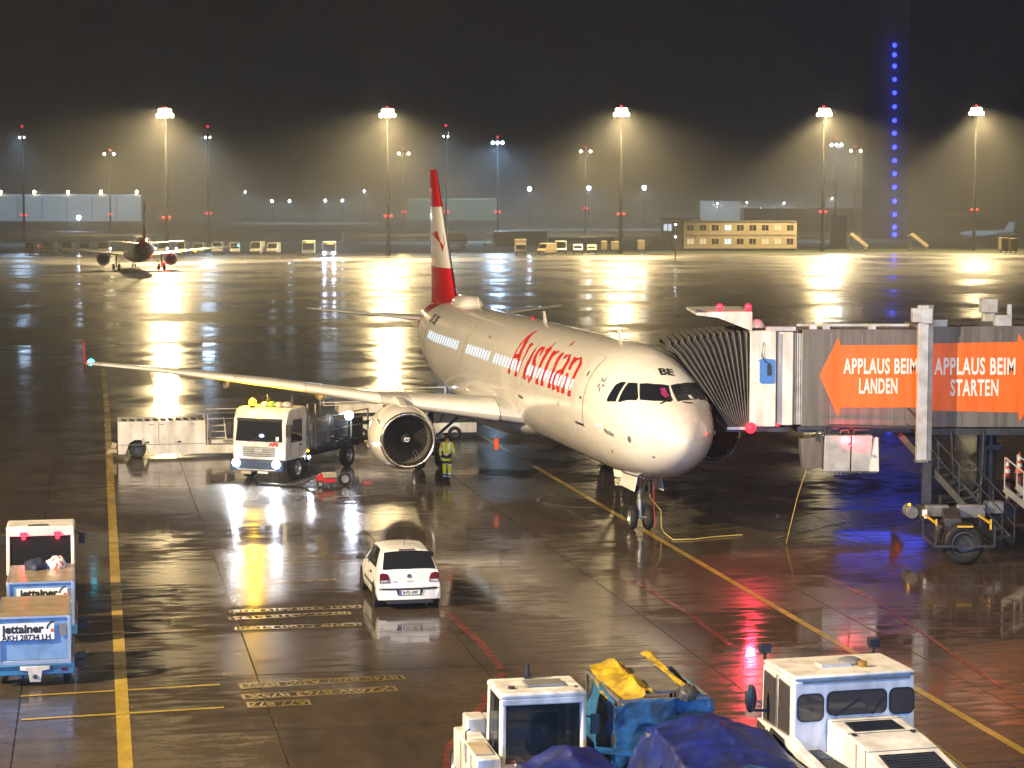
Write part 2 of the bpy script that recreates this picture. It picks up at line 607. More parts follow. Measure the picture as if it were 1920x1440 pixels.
def groundtext(px0, px1, txt, hgt):
    """boxed type codes, read from the aircraft's side: yellow frame, dark panel, yellow letters"""
    a, b = at(*px0), at(*px1)
    ux = (b - a)
    ln = ux.length
    ux.normalize()
    uy = Vector((-ux.y, ux.x, 0))
    m = MB()
    t = .07
    for q0, q1 in (((0, 0), (ln, t)), ((0, hgt - t), (ln, hgt)), ((0, t), (t, hgt - t)), ((ln - t, t), (ln, hgt - t))):
        m.poly([a + ux * x + uy * y + Vector((0, 0, ZL)) for x, y in ((q0[0], q0[1]), (q1[0], q0[1]), (q1[0], q1[1]), (q0[0], q1[1]))])
    m.build('code_frame', M['line_f'], marks)
    c = a + ux * ln / 2 + uy * hgt / 2 + Vector((0, 0, ZL + .004))
    vs, fs = text_mesh(txt, hgt * .95, None, bold=.012)
    wdt = max(v.x for v in vs) - min(v.x for v in vs)
    k = ln * .93 / wdt
    q = MB()
    q.add([c - ux * v.x * k - uy * v.y for v in vs], fs)
    q.build('code_lettering', M['line_f'], marks)


groundtext((452, 1292), (762, 1274), 'B74E B767 A300 B757', .50)
groundtext((456, 1312), (748, 1296), 'XZ6W B763 B75X', .50)
groundtext((465, 1328), (585, 1322), 'A77 B77', .52)
groundtext((430, 1150), (680, 1140), 'A321 A320 A319 B738', .42)
groundtext((430, 1163), (660, 1152), 'B737 A318 E195', .42)
groundtext((440, 1182), (680, 1174), 'CRJ9 F100 E190', .42)
groundtext((520, 1094), (630, 1088), 'A306', .34)
# ------------------------------------------------------------------ the airliner (local frame: nose tip at the origin, +X forward, +Y port, Z up)
FT = [  # x aft, top, bottom, half width, height of the widest point
    (0.00, 3.32, 3.28, .02, 3.30), (.06, 3.50, 3.09, .20, 3.30), (.2, 3.70, 2.88, .42, 3.30), (.5, 3.95, 2.62, .70, 3.32), (1.0, 4.25, 2.34, 1.02, 3.36),
    (1.5, 4.47, 2.16, 1.27, 3.42), (1.8, 4.60, 2.08, 1.39, 3.46), (2.3, 4.98, 1.99, 1.54, 3.52), (2.8, 5.30, 1.92, 1.66, 3.59), (3.3, 5.50, 1.86, 1.75, 3.65),
    (4.0, 5.69, 1.81, 1.85, 3.72), (5.0, 5.82, 1.77, 1.93, 3.79), (6.2, 5.88, 1.75, 1.975, 3.82), (9, 5.89, 1.75, 1.975, 3.82), (20, 5.89, 1.75, 1.975, 3.82),
    (31, 5.89, 1.75, 1.975, 3.82), (33, 5.89, 1.88, 1.96, 3.87), (35, 5.88, 2.32, 1.87, 4.02), (37, 5.86, 2.92, 1.69, 4.26), (39, 5.80, 3.55, 1.40, 4.52),
    (41, 5.66, 4.12, 1.03, 4.78), (42.5, 5.50, 4.50, .70, 4.93), (43.6, 5.36, 4.80, .42, 5.05), (44.3, 5.24, 5.00, .18, 5.12)]


def pchip(x, k):
    n = len(FT)
    if x <= FT[0][0]: return FT[0][k]
    if x >= FT[-1][0]: return FT[-1][k]
    i = max(j for j in range(n - 1) if FT[j][0] <= x)

    def sl(j):
        if j == 0 or j == n - 1:
            a = 0 if j == 0 else n - 2
            return (FT[a + 1][k] - FT[a][k]) / (FT[a + 1][0] - FT[a][0])
        d0 = (FT[j][k] - FT[j - 1][k]) / (FT[j][0] - FT[j - 1][0])
        d1 = (FT[j + 1][k] - FT[j][k]) / (FT[j + 1][0] - FT[j][0])
        return 0 if d0 * d1 <= 0 else 2 * d0 * d1 / (d0 + d1)
    h = FT[i + 1][0] - FT[i][0]
    t = (x - FT[i][0]) / h
    return ((1 + 2 * t) * (1 - t) ** 2 * FT[i][k] + t * (1 - t) ** 2 * h * sl(i) + t * t * (3 - 2 * t) * FT[i + 1][k] + t * t * (t - 1) * h * sl(i + 1))


def fuse(x, th, off=0.0):
    """surface point: x aft of the nose, th degrees from the top towards starboard"""
    def raw(x, th):
        a = R(th)
        zt, zb, hw, zw = (pchip(x, k) for k in (1, 2, 3, 4))
        s, c = math.sin(a), math.cos(a)
        return Vector((-x, -hw * s, zw + ((zt - zw) if c > 0 else (zw - zb)) * c))
    p = raw(x, th)
    if off:
        n = (raw(x + .02, th) - raw(x - .02, th)).cross(raw(x, th + .5) - raw(x, th - .5)).normalized()
        if n.dot(p - Vector((-max(x, 2.5), 0, 3.8))) < 0: n = -n
        p = p + n * off
    return p


def th_at(x, z):
    zt, zb, zw = pchip(x, 1), pchip(x, 2), pchip(x, 4)
    if z >= zw: return math.degrees(math.acos(min(1, (z - zw) / (zt - zw))))
    return math.degrees(PI - math.acos(min(1, (zw - z) / (zw - zb))))


def decal(name, polys, mat, parent, off=.008, step=.12):
    """polys: lists of (x, th); each is triangulated, subdivided and laid on the skin"""
    bm = bmesh.new()
    for poly in polys:
        vs = [bm.verts.new((x, th / 29.0, 0)) for x, th in poly]
        try: bm.faces.new(vs)
        except ValueError: pass
    bmesh.ops.triangulate(bm, faces=bm.faces)
    for _ in range(5):
        es = [e for e in bm.edges if e.calc_length() > step * 2]
        if not es: break
        bmesh.ops.subdivide_edges(bm, edges=es, cuts=1)
        bmesh.ops.triangulate(bm, faces=bm.faces)
    for v in bm.verts:
        v.co = fuse(v.co.x, v.co.y * 29.0, off)
    bmesh.ops.recalc_face_normals(bm, faces=bm.faces)
    me = bpy.data.meshes.new(name)
    bm.to_mesh(me)
    bm.free()
    for m in (mat if isinstance(mat, list) else [mat]): me.materials.append(m)
    o = bpy.data.objects.new(name, me)
    COL.objects.link(o)
    o.parent = parent
    return o


# white paint that turns red towards the tail, along a slanting edge
def livery():
    m = paint('fuselage_livery', (.80, .765, .70), .27, coat=.7, var=.05, scale=.45, dirt=.04)
    nt = m.node_tree
    b = nt.nodes['Principled BSDF']
    src = b.inputs['Base Color'].links[0].from_socket
    tc = N(nt, 'ShaderNodeTexCoord')
    sx = N(nt, 'ShaderNodeSeparateXYZ')
    nt.links.new(tc.outputs['Object'], sx.inputs[0])
    # red where  -x > 36.2 + 1.25*(5.9-z)
    a = N(nt, 'ShaderNodeMath', operation='MULTIPLY_ADD')
    nt.links.new(sx.outputs['Z'], a.inputs[0])
    a.inputs[1].default_value = 1.5
    a.inputs[2].default_value = -36.6 - 1.5 * 5.9
    s = N(nt, 'ShaderNodeMath', operation='SUBTRACT')
    nt.links.new(a.outputs[0], s.inputs[0])
    nt.links.new(sx.outputs['X'], s.inputs[1])
    g = N(nt, 'ShaderNodeMath', operation='GREATER_THAN')
    nt.links.new(s.outputs[0], g.inputs[0])
    g.inputs[1].default_value = 0
    mx = N(nt, 'ShaderNodeMixRGB')
    nt.links.new(g.outputs[0], mx.inputs[0])
    nt.links.new(src, mx.inputs[1])
    mx.inputs[2].default_value = (.50, .012, .018, 1)
    nt.links.new(mx.outputs[0], b.inputs['Base Color'])
    return m


M['livery'] = livery()
M['duct'] = paint('inlet_duct_grey', (.10, .09, .08), .5, var=.1)
M['fan'] = paint('titanium_fan', (.09, .08, .07), .38, metal=.6, var=.1)
AF = [(0, 0), (.012, .38), (.05, .66), (.13, .90), (.28, 1.0), (.45, .93), (.65, .65), (.85, .29), (1, .03),
      (.85, -.16), (.65, -.36), (.45, -.55), (.28, -.66), (.13, -.60), (.05, -.45), (.012, -.26)]


def wing_ring(y, xle, ch, z, th, lim=None, k=1.0):
    return [Vector((-(xle + a * ch), y, z + b * th * .5 * ch * k)) for a, b in AF]


def airliner(label, name, loc, rot, scale=1.0, detail=True):
    ac = thing(name, label, 'airliner', loc, rot)
    ac.scale = (scale,) * 3
    red, wht, gry, met = M['ac_red'], M['ac_white'], M['ac_grey'], M['ac_metal']
    # fuselage
    xs = [0, .03, .06, .12, .2, .35, .5, .75, 1, 1.25, 1.5, 1.8, 2.05, 2.3, 2.55, 2.8, 3.05, 3.3, 3.65, 4, 4.5, 5, 5.6, 6.2, 7.5, 9, 12, 15, 18, 21, 24, 27, 29, 31,
          32, 33, 34, 35, 36, 37, 38, 39, 40, 41, 41.8, 42.5, 43.1, 43.6, 44.0, 44.3]
    n = 48 if detail else 24
    m = MB()
    m.loft([[fuse(x, 360 * k / n) for k in range(n)] for x in xs])
    body = m.build('fuselage', M['livery'], ac, smooth=60)
    # belly fairing
    m = MB()
    rings = []
    for i in range(17):
        t = i / 16
        x = 14.6 + 11.8 * t
        e = (math.sin(PI * min(1, t * 1.6 + .02) / 2) if t < .6 else math.cos(PI / 2 * ((t - .6) / .41))) ** .55
        hw, zb = .6 + 1.75 * e, 2.3 - .98 * e
        rings.append([Vector((-x, hw * math.sin(a) * (1 + .06 * abs(math.sin(2 * a))), 2.75 + (zb - 2.75) * max(0, math.cos(a)) - (.9 * e + .1) * min(0, math.cos(a)) * .75))
                      for a in [2 * PI * k / 28 for k in range(28)]])
    m.loft(rings)
    m.build('belly_fairing', wht, ac, smooth=60)
    WS = [(1.2, 15.3, 7.6, 2.55, .15), (2.0, 15.72, 7.1, 2.62, .145), (4.2, 16.97, 5.75, 2.83, .13), (6.4, 18.2, 4.35, 3.05, .12), (10, 20.25, 3.25, 3.52, .115),
          (14, 22.5, 2.20, 3.92, .11), (16.9, 24.15, 1.45, 4.15, .105)]
    for sg, side in ((-1, 'starboard'), (1, 'port')):
        m = MB()
        rs = [wing_ring(sg * y, xl, ch, z, th) for y, xl, ch, z, th in WS]
        m.loft(rs)
        wg = m.build('wing', gry, ac, smooth=40)
        if detail:
            # leading edge slats, slightly proud
            br = [(2.3, 5.2), (6.3, 8.9), (8.94, 11.4), (11.44, 13.9), (13.94, 16.3)]

            def sec(y):
                for a, b in zip(WS, WS[1:]):
                    if a[0] <= y <= b[0]:
                        t = (y - a[0]) / (b[0] - a[0])
                        return [p + (q - p) * t for p, q in zip(a, b)]
            for y0, y1 in br:
                m = MB()
                rr = []
                for y in (y0, (y0 + y1) / 2, y1):
                    _, xl, ch, z, th = sec(y)
                    pr = [(-.012, 0), (.008, .42), (.05, .72), (.12, .95), (.19, 1.02), (.12, .0), (.10, -.66), (.05, -.52), (.008, -.32)]
                    rr.append([Vector((-(xl + a * ch), sg * y, z + b * th * .5 * ch + .008)) for a, b in pr])
                m.loft(rr)
                m.build('slat', M['ac_white'], wg, smooth=40)
            for y in (4.3, 8.0, 11.6):
                _, xl, ch, z, th = sec(y)
                m = MB()
                x0 = xl + ch * .62
                pr = [(0, .02), (.25, .15), (.8, .24), (1.5, .25), (2.3, .16), (2.9, .02)]
                m.loft([[Vector((-(x0 + a), sg * y + r * .8 * math.cos(t), z - .22 - .05 * a + r * 1.25 * math.sin(t))) for t in [2 * PI * k / 10 for k in range(10)]] for a, r in pr])
                m.build('flap_fairing', wht, wg, smooth=50)
        # tip fence
        m = MB()
        y = sg * 16.93
        m.loft([[Vector((-24.2, y, 4.15)), Vector((-25.0, y, 3.72)), Vector((-25.75, y, 3.62)), Vector((-25.72, y, 4.1)), Vector((-25.95, y, 4.98)), Vector((-25.6, y, 4.95))],
                [Vector((-24.2, y + sg * .05, 4.15)), Vector((-25.0, y + sg * .05, 3.72)), Vector((-25.75, y + sg * .05, 3.62)), Vector((-25.72, y + sg * .05, 4.1)),
                 Vector((-25.95, y + sg * .05, 4.98)), Vector((-25.6, y + sg * .05, 4.95))]])
        m.build('wing_tip_fence', red, wg)
        m = MB().ball((-24.55, sg * 16.72, 4.18), .13, 8, 5)
        m.build('navigation_light', M['lens_green'] if sg < 0 else M['lens_red_soft'], wg)
        # engine
        ex, ey, ez = -15.35, sg * 5.75, 1.86
        m = MB()
        m.lathe([(-.10, 1.01), (-.5, 1.10), (-1.1, 1.17), (-1.9, 1.18), (-2.7, 1.08), (-3.25, .95), (-3.25, .90), (-2.6, .84)], (ex, ey, ez), n=40)
        nac = m.build('nacelle', wht, ac, smooth=60)
        m = MB()
        m.lathe([(-.36, .865), (-.16, .87), (-.05, .90), (0, .945), (-.01, .975), (-.05, .995), (-.105, 1.014)], (ex, ey, ez), n=40)
        m.build('inlet_lip', met, nac, smooth=70)
        m = MB()
        m.lathe([(-.34, .866), (-.9, .83), (-1.0, .82), (-1.02, .2)], (ex, ey, ez), n=32)
        m.build('inlet_duct', M['duct'], nac, smooth=60)
        m = MB()
        for k in range(36 if detail else 14):
            a = 2 * PI * k / (36 if detail else 14)
            u, v = Vector((0, math.cos(a), math.sin(a))), Vector((0, -math.sin(a), math.cos(a)))
            c = Vector((ex - .86, ey, ez))
            m.add([c + u * .24 + v * .0 + Vector((.05, 0, 0)), c + u * .24 + v * .045 + Vector((-.06, 0, 0)), c + u * .55 + v * .105 + Vector((-.06, 0, 0)),
                   c + u * .81 + v * .12 + Vector((-.04, 0, 0)), c + u * .81 + v * .02 + Vector((.05, 0, 0)), c + u * .55 + v * .01 + Vector((.07, 0, 0))], [(0, 1, 2, 5), (5, 2, 3, 4)])
        m.build('fan', M['fan'], nac, smooth=30)
        m = MB().lathe([(-.36, .015), (-.42, .07), (-.55, .16), (-.72, .23), (-.84, .25)], (ex, ey, ez), n=24, closed=True)
        sp = m.build('spinner', M['dark'], nac, smooth=60)
        if detail:
            m = MB()
            pts = []
            for k in range(19):
                a = k / 18 * 2 * PI * 1.1
                r = .03 + .075 * k / 18
                pts.append((ex - .372 - r * .72 + .012, ey + r * math.cos(a), ez + r * math.sin(a)))
            m.tube(pts, .022, 5)
            m.build('spinner_swirl', M['letter'], nac)
            m = MB().cyl((ex - 2.5, ey, ez), (ex - 4.6, ey, ez), .62, .34, 20)
            m.build('exhaust_cone', M['grey'], nac, smooth=50)
            m = MB()
            m.box((ex - .9, ey - sg * -1.02, ez + .60), (.9, .05, .36), (R(-30 * sg), 0, 0), .6, 1)
            m.build('chine', wht, nac)
        # pylon
        m = MB()
        m.loft([[Vector((x, ey - .17, z0)), Vector((x, ey + .17, z0)), Vector((x, ey + .12, z1)), Vector((x, ey - .12, z1))]
                for x, z0, z1 in ((ex - .9, ez + 1.06, ez + 1.16), (ex - 2.0, ez + .95, ez + 1.38), (ex - 3.2, ez + .75, ez + 1.36), (ex - 5.2, ez + .55, ez + .95))])
        m.build('pylon', wht, ac, bevel=.03)
        # main gear
        gx, gy = -22.0, sg * 3.8
        m = MB()
        m.cyl((gx, gy, .58), (gx, gy, 2.7), .11, .15, 12)
        m.cyl((gx, gy - .55, .58), (gx, gy + .55, .58), .07, n=10)
        m.bar((gx, gy - sg * .1, 1.15), (gx, gy - sg * 1.75, 2.55), .10)
        m.bar((gx - .1, gy, .75), (gx - .42, gy, 1.2), .06)
        m.bar((gx - .42, gy, 1.2), (gx - .1, gy, 1.6), .06)
        gear = m.build('main_gear', M['dark'] if detail else M['grey'], ac, smooth=40)
        for dy in (-.46, .46):
            wheel(gear, (gx, gy + dy, .585), .585, .42, 'y')
        if detail:
            m = MB().box((gx - .05, gy + sg * .24, 1.65), (1.0, .05, 1.5), (R(8 * sg), 0, 0))
            m.build('gear_door', wht, gear, bevel=.02)
        # tailplane
        m = MB()
        m.loft([wing_ring(sg * y, xl, ch, z, .10) for y, xl, ch, z in ((.4, 38.6, 3.6, 4.86), (1.2, 39.1, 3.25, 4.93), (6.2, 41.75, 1.35, 5.36))])
        m.build('tailplane', gry, ac, smooth=40)
    # fin: three colour bands
    FN = [(5.3, 35.4, 8.0, .02), (5.9, 36.9, 6.35, .085), (7.6, 38.35, 5.0, .10), (9.4, 39.85, 3.65, .10), (10.3, 40.6, 3.0, .10), (12.0, 42.05, 1.85, .10)]

    def fring(z):
        for a, b in zip(FN, FN[1:]):
            if a[0] <= z <= b[0] + 1e-6:
                t = (z - a[0]) / (b[0] - a[0])
                xl, ch, th = (a[i] + (b[i] - a[i]) * t for i in (1, 2, 3))
                pr = [(0, 0), (.012, .3), (.05, .6), (.14, .9), (.3, 1), (.6, .78), (1, .04)]
                return [Vector((-(xl + u * ch), v * th * .5 * ch, z)) for u, v in pr] + [Vector((-(xl + u * ch), -v * th * .5 * ch, z)) for u, v in reversed(pr[1:])]
    m = MB()
    m.loft([fring(z) for z in (5.3, 5.9, 6.6, 7.35, 8.1, 9.0, 10.2, 11.1, 12.0)])
    fin = m.build('fin', [red, wht], ac, smooth=45)
    for p in fin.data.polygons:
        zc = p.center.z
        p.material_index = 1 if 7.36 < zc < 10.2 and len(p.vertices) == 4 else 0
    if detail:
        for sg in (-1, 1):
            m = MB()
            pts = [(8.95, .02), (9.05, .3), (8.92, .72), (8.75, .45), (8.5, .16), (8.1, .10), (8.45, .02)]
            out = []
            for z, u in pts:
                rg = fring(z)
                xl, ch = -rg[0].x, -rg[6].x + rg[0].x
                vv = 0
                for (u0, v0), (u1, v1) in zip([(0, 0), (.012, .3), (.05, .6), (.14, .9), (.3, 1), (.6, .78), (1, .04)], [(.012, .3), (.05, .6), (.14, .9), (.3, 1), (.6, .78), (1, .04), (1.1, 0)]):
                    if u0 <= u <= u1: vv = v0 + (v1 - v0) * (u - u0) / (u1 - u0)
                out.append(Vector((-(xl + u * ch), sg * (vv * .05 * ch + .02), z)))
            m.poly(out)
            m.build('fin_emblem', red, fin)
    # nose gear
    gx = -5.07
    m = MB()
    m.cyl((gx, 0, .38), (gx, 0, 2.2), .075, .10, 12)
    m.cyl((gx, -.34, .38), (gx, .34, .38), .05, n=8)
    m.bar((gx + .05, 0, 1.0), (gx + 1.0, 0, 2.05), .08)
    m.bar((gx - .08, 0, .55), (gx - .3, 0, .85), .05)
    m.bar((gx - .3, 0, .85), (gx - .08, 0, 1.15), .05)
    m.box((gx + .06, 0, 1.3), (.14, .5, .12))
    gear = m.build('nose_gear', M['alu'], ac, smooth=40)
    for dy in (-.26, .26):
        wheel(gear, (gx, dy, .38), .38, .22, 'y')
    if detail:
        for sg in (-1, 1):
            m = MB().box((gx + .2, sg * .42, 1.62), (1.7, .04, .55), (R(12 * sg), 0, 0))
            m.build('gear_door', wht, gear, bevel=.015)
        for dy in (-.17, .17):
            m = MB().cyl((gx + .10, dy, 1.33), (gx + .17, dy, 1.33), .09, .10, 12)
            m.build('taxi_light', M['glass'], gear)
        m = MB().ball((gx + .16, 0, 1.12), .03, 8, 5)
        m.build('parking_light', M['lens_red_soft'], gear)
    return ac, body


def wheel(parent, c, r, wd, axis='y', rimmat=None):
    h = wd / 2
    m = MB()
    m.lathe([(-h * .8, r * .60), (-h, r * .72), (-h * .96, r * .88), (-h * .7, r * .975), (-h * .3, r), (h * .3, r), (h * .7, r * .975), (h * .96, r * .88), (h, r * .72), (h * .8, r * .60)], c, axis, 24)
    t = m.build('wheel', M['rubber'], parent, smooth=50)
    m = MB()
    m.lathe([(-h * .80, r * .60), (-h * .82, r * .52), (-h * .4, r * .42), (-h * .35, r * .18), (-h * .7, r * .14), (-h * .7, .001)], c, axis, 16)
    m.lathe([(h * .80, r * .60), (h * .82, r * .52), (h * .4, r * .42), (h * .35, r * .18), (h * .7, r * .14), (h * .7, .001)], c, axis, 16)
    m.build('rim', rimmat or M['rim'], t, smooth=40)
    return t


AC_LOC, AC_ROT = (5.1206, 62.1707, 0), R(282.0739)
AC, BODY = airliner('large white airliner with red and white fin parked nose towards the jet bridge', 'passenger_aircraft', AC_LOC, AC_ROT)
#DETAIL#
PANES = [
    [(3.153, 66.9), (3.116, 50.2), (2.996, 45.2), (2.806, 41.4), (2.672, 62.7), (3.061, 67.9)],
    [(2.537, 60.3), (2.70, 39.8), (2.469, 31.8), (2.044, 39.2), (2.013, 43.1), (2.469, 59.8)],
    [(2.383, 28.2), (2.18, 13.8), (2.088, -1.1), (1.45, 1.4), (1.365, 6.4), (1.595, 23.5), (1.93, 37.2)],
    [(2.10, -5.4), (2.233, -19.2), (2.45, -31.6), (1.96, -39.6), (1.617, -23.5), (1.38, -6.4)],
]
PANES += [[(x, -t - 1.5) for x, t in PANES[1]], [(x, -t - 1.5) for x, t in PANES[0]]]
M['cockpit'] = glass('cockpit_glass', (.010, .012, .018), .03)
for q in PANES:
    cx, ct = sum(a for a, b in q) / len(q), sum(b for a, b in q) / len(q)
    fr = decal('cockpit_window_frame', [[(cx + (x - cx) * 1.07, ct + (t - ct) * 1.07) for x, t in q]], M['inkblack'], BODY, .006)
    decal('cockpit_window', [q], M['cockpit'], BODY, .013)
# what shows through the windscreen: a lit seat cover and a paper on the coaming
decal('seat_cover', [[(1.80, 11.0), (2.03, 9.0), (2.02, 3.2), (1.66, 2.6), (1.58, 8.5)]], paint('seat_cover_pink', (.30, .02, .12), .6), BODY, .016)
decal('paper', [[(1.85, -24), (1.93, -29), (1.80, -33), (1.72, -27)]], M['letter'], BODY, .016)
for th0 in (14, -20):
    m = MB().bar(fuse(1.33, th0 + 7, .03), fuse(1.45, th0 - 9, .03), .03)
    m.build('wiper', M['inkblack'], BODY)

# cabin windows
for x0, k in ((33.55, 15), (24.4, 9), (18.9, 9), (13.05, 13)):
    for i in range(k):
        x = x0 - i * .533
        if x0 > 30 and i in (14,): continue
        o = decal('cabin_window', [[(x + a * .118, 70.3 + b * 5.4) for a, b in ((-1, -.6), (-.6, -1), (.6, -1), (1, -.6), (1, .6), (.6, 1), (-.6, 1), (-1, .6))]], M['winlit'], BODY, .012)


def outline(x0, x1, t0, t1, sk, wd=.022):
    """thin frame of a door: rectangle in (x, th) leaning by sk"""
    def q(x, t): return (x + sk * ((t1 - t) / (t1 - t0) - .5), t)
    wt = wd * 29
    return [[q(x0, t0), q(x1, t0), q(x1, t0 + wt), q(x0, t0 + wt)], [q(x0, t1 - wt), q(x1, t1 - wt), q(x1, t1), q(x0, t1)],
            [q(x0, t0), q(x0 + wd, t0), q(x0 + wd, t1), q(x0, t1)], [q(x1 - wd, t0), q(x1, t0), q(x1, t1), q(x1 - wd, t1)]]


def door(x0, x1, t0, t1, sk=0.0):
    d = decal('door', [[(x0 + sk * .5, t0), (x1 + sk * .5, t0), (x1 - sk * .5, t1), (x0 - sk * .5, t1)]], M['ac_white'], BODY, .010)
    fm = decal('door_frame', outline(x0 - .02, x1 + .02, t0 - .6, t1 + .6, sk, .026), M['ac_grey'], d, .014)
    return d


d = door(5.0, 5.86, 35, 100, .22)
decal('door_sill', [[(4.86, 100.4), (5.78, 100.4), (5.78, 102.6), (4.86, 102.6)]], M['inkblack'], d, .018)
decal('door_window', [[(5.36, 58.5), (5.46, 57), (5.46, 53), (5.36, 53)]], M['inkblack'], d, .016)
decal('door_handle', [[(5.15, 77), (5.35, 77), (5.35, 79), (5.15, 79)]], M['inkblack'], d, .016)
door(13.65, 14.25, 40, 88)
door(25.2, 25.75, 40, 90)
door(34.8, 35.5, 40, 92)
decal('cargo_door', outline(8.3, 10.1, 112, 140, 0), M['ac_grey'], BODY, .006)
decal('inlet_scoop', [[(14.25, 97.5), (13.6, 98), (13.5, 100.5), (14.2, 100)]], M['inkblack'], BODY, .015)
decal('drain_mark', [[(8.05, 89), (7.98, 89), (7.98, 93), (8.05, 93)]], M['inkblack'], BODY, .01)
decal('static_port_panel', outline(1.40, 1.86, 87, 107.5, 0, .018), M['ac_grey'], BODY, .006)
decal('static_port', [[(1.60 + .085 * math.cos(t), 97 + 4.6 * math.sin(t)) for t in [2 * PI * k / 14 for k in range(14)]]], M['grey'], BODY, .008)
decal('probe', [[(.86, 123), (.78, 124), (.78, 126), (.9, 125)]], M['inkblack'], BODY, .01)
decal('probe', [[(3.0, 118), (2.93, 118), (2.93, 121.5), (3.0, 121.5)]], M['inkblack'], BODY, .01)

# airline name along the side
STROKES=[[[(15.74,80.2),(15.74,77.6),(15.92,74.2),(15.85,67.9),(15.92,57.3),(16.03,47.7),(15.99,37.5),(15.99,30.8),(16.04,23.9)],[(16.07,80.8),(16.17,78.2),(16.06,74.3),(16.01,67.8),(16.1,57.1),(16.26,47.1),(16.31,36.3),(16.27,29.4),(16.09,23.6)]],[[(14.5,80.5),(14.65,75.3),(14.82,65.1),(15.12,55.8),(15.36,46.1),(15.72,38.3),(16.04,31.2)],[(15.04,81.1),(14.9,75.5),(15.17,65.3),(15.54,55.7),(15.87,45.4),(16.16,37.2),(16.19,30.7)]],[[(15.81,64.1),(15.08,62.3)],[(16.13,60.1),(15.43,58.3)]],[[(14.82,42.2),(14.91,44.6),(14.75,50.0),(14.49,57.0),(14.47,63.6),(14.41,71.2),(14.33,77.9),(14.0,82.1),(13.57,79.0),(13.48,74.5)],[(14.39,44.0),(14.46,45.8),(14.49,50.2),(14.24,57.2),(14.14,63.7),(14.0,70.9),(13.86,77.0),(13.78,79.7),(13.71,78.8),(13.59,74.5)]],[[(14.08,42.9),(13.86,50.9),(13.71,59.8),(13.69,67.7),(13.65,75.2),(13.44,80.9)],[(13.72,43.5),(13.42,51.5),(13.28,60.2),(13.3,67.7),(13.29,74.7),(13.06,79.9)]],[[(12.36,54.5),(12.37,48.8),(12.56,43.1),(13.17,43.5),(13.2,49.8),(13.1,57.3),(12.83,63.4),(12.62,69.7),(12.56,76.1),(12.4,79.8),(12.93,75.5)],[(12.45,54.4),(12.71,48.3),(12.87,43.9),(12.77,45.2),(12.87,50.5),(12.72,57.3),(12.3,62.8),(12.18,69.4),(12.11,75.9),(12.52,82.7),(13.0,75.8)]],[[(12.04,33.9),(12.02,41.2),(12.09,44.9),(11.91,54.3),(11.79,64.7),(11.6,75.4),(11.52,81.3)],[(12.01,34.0),(11.8,41.9),(11.61,45.9),(11.5,54.8),(11.44,64.8),(11.25,74.9),(11.09,80.5)]],[[(11.9,48.7),(11.63,46.5),(11.51,44.0)],[(12.26,47.0),(12.16,43.5),(11.77,42.3)]],[[(11.22,43.8),(11.11,50.3),(10.83,65.6),(10.81,74.7),(10.78,81.0)],[(10.88,44.4),(10.7,50.7),(10.47,65.7),(10.46,74.4),(10.3,80.2)]],[[(10.77,51.0),(10.52,47.0),(10.36,43.4)],[(11.04,50.0),(10.92,45.0),(10.54,42.4)]],[[(10.0,43.2),(10.05,49.7),(9.76,63.1),(9.73,72.1),(9.71,80.6)],[(9.66,44.2),(9.65,50.4),(9.39,63.3),(9.38,72.0),(9.24,80.0)]],[[(9.19,50.3),(8.99,46.8),(8.95,44.5),(8.69,50.7),(8.61,59.1),(8.52,67.0),(8.41,74.3),(8.3,81.3)],[(9.3,49.9),(9.38,44.9),(8.75,43.1),(8.31,51.1),(8.25,59.5),(8.17,66.9),(8.1,73.9),(7.95,80.7)]],[[(8.6,59.5),(9.1,62.8),(9.23,68.4),(9.19,74.5),(8.96,81.5),(8.4,78.0),(8.32,69.3)],[(8.4,60.6),(8.72,64.1),(8.83,68.6),(8.84,74.0),(8.61,79.2),(8.53,77.9),(8.4,69.2)]],[[(8.22,44.3),(8.02,53.1),(7.79,65.8),(7.79,73.3),(7.74,81.0)],[(7.82,45.0),(7.65,53.5),(7.47,65.8),(7.46,73.1),(7.28,80.2)]],[[(7.72,54.0),(7.54,47.4),(7.4,45.0),(7.07,49.4),(6.92,58.6),(6.89,67.1),(6.86,73.9),(6.86,81.5)],[(7.85,53.6),(7.87,46.0),(7.41,42.2),(6.71,49.4),(6.58,59.0),(6.57,67.1),(6.54,73.6),(6.4,80.8)]],[[(10.03,34.9),(9.96,31.2),(10.12,26.2)],[(10.08,34.7),(10.21,30.1),(10.16,26.0)]]]
M['ac_title'] = paint('title_red', (.62, .022, .012), .35, coat=.3, var=.06)
for q0, q1 in ((0, 3), (3, 5), (5, 6), (6, 8), (8, 10), (10, 11), (11, 13), (13, 15), (15, 16)):
    polys = []
    for Ls, Rs in STROKES[q0:q1]:
        for i in range(len(Ls) - 1):
            polys.append([Ls[i], Ls[i + 1], Rs[i + 1], Rs[i]])
    decal('title_letter', polys, M['ac_title'], BODY, .008, .25)
pass


def skin_text(txt, size, x0, th0, mat, name, fwd=True, bold=.01, rad=2.0, lean=0.0):
    vs, fs = text_mesh(txt, size, None, bold=bold)
    me_v = []
    for v in vs:
        if fwd:      # read along the side, towards the nose
            me_v.append(fuse(x0 - v.x + lean * v.y, th0 - math.degrees(v.y / rad), .012))
        else:        # read from ahead of the nose
            me_v.append(fuse(x0 + v.y, th0 - math.degrees(v.x / rad), .014))
    m = MB()
    m.add(me_v, fs)
    return m.build(name, mat, BODY)


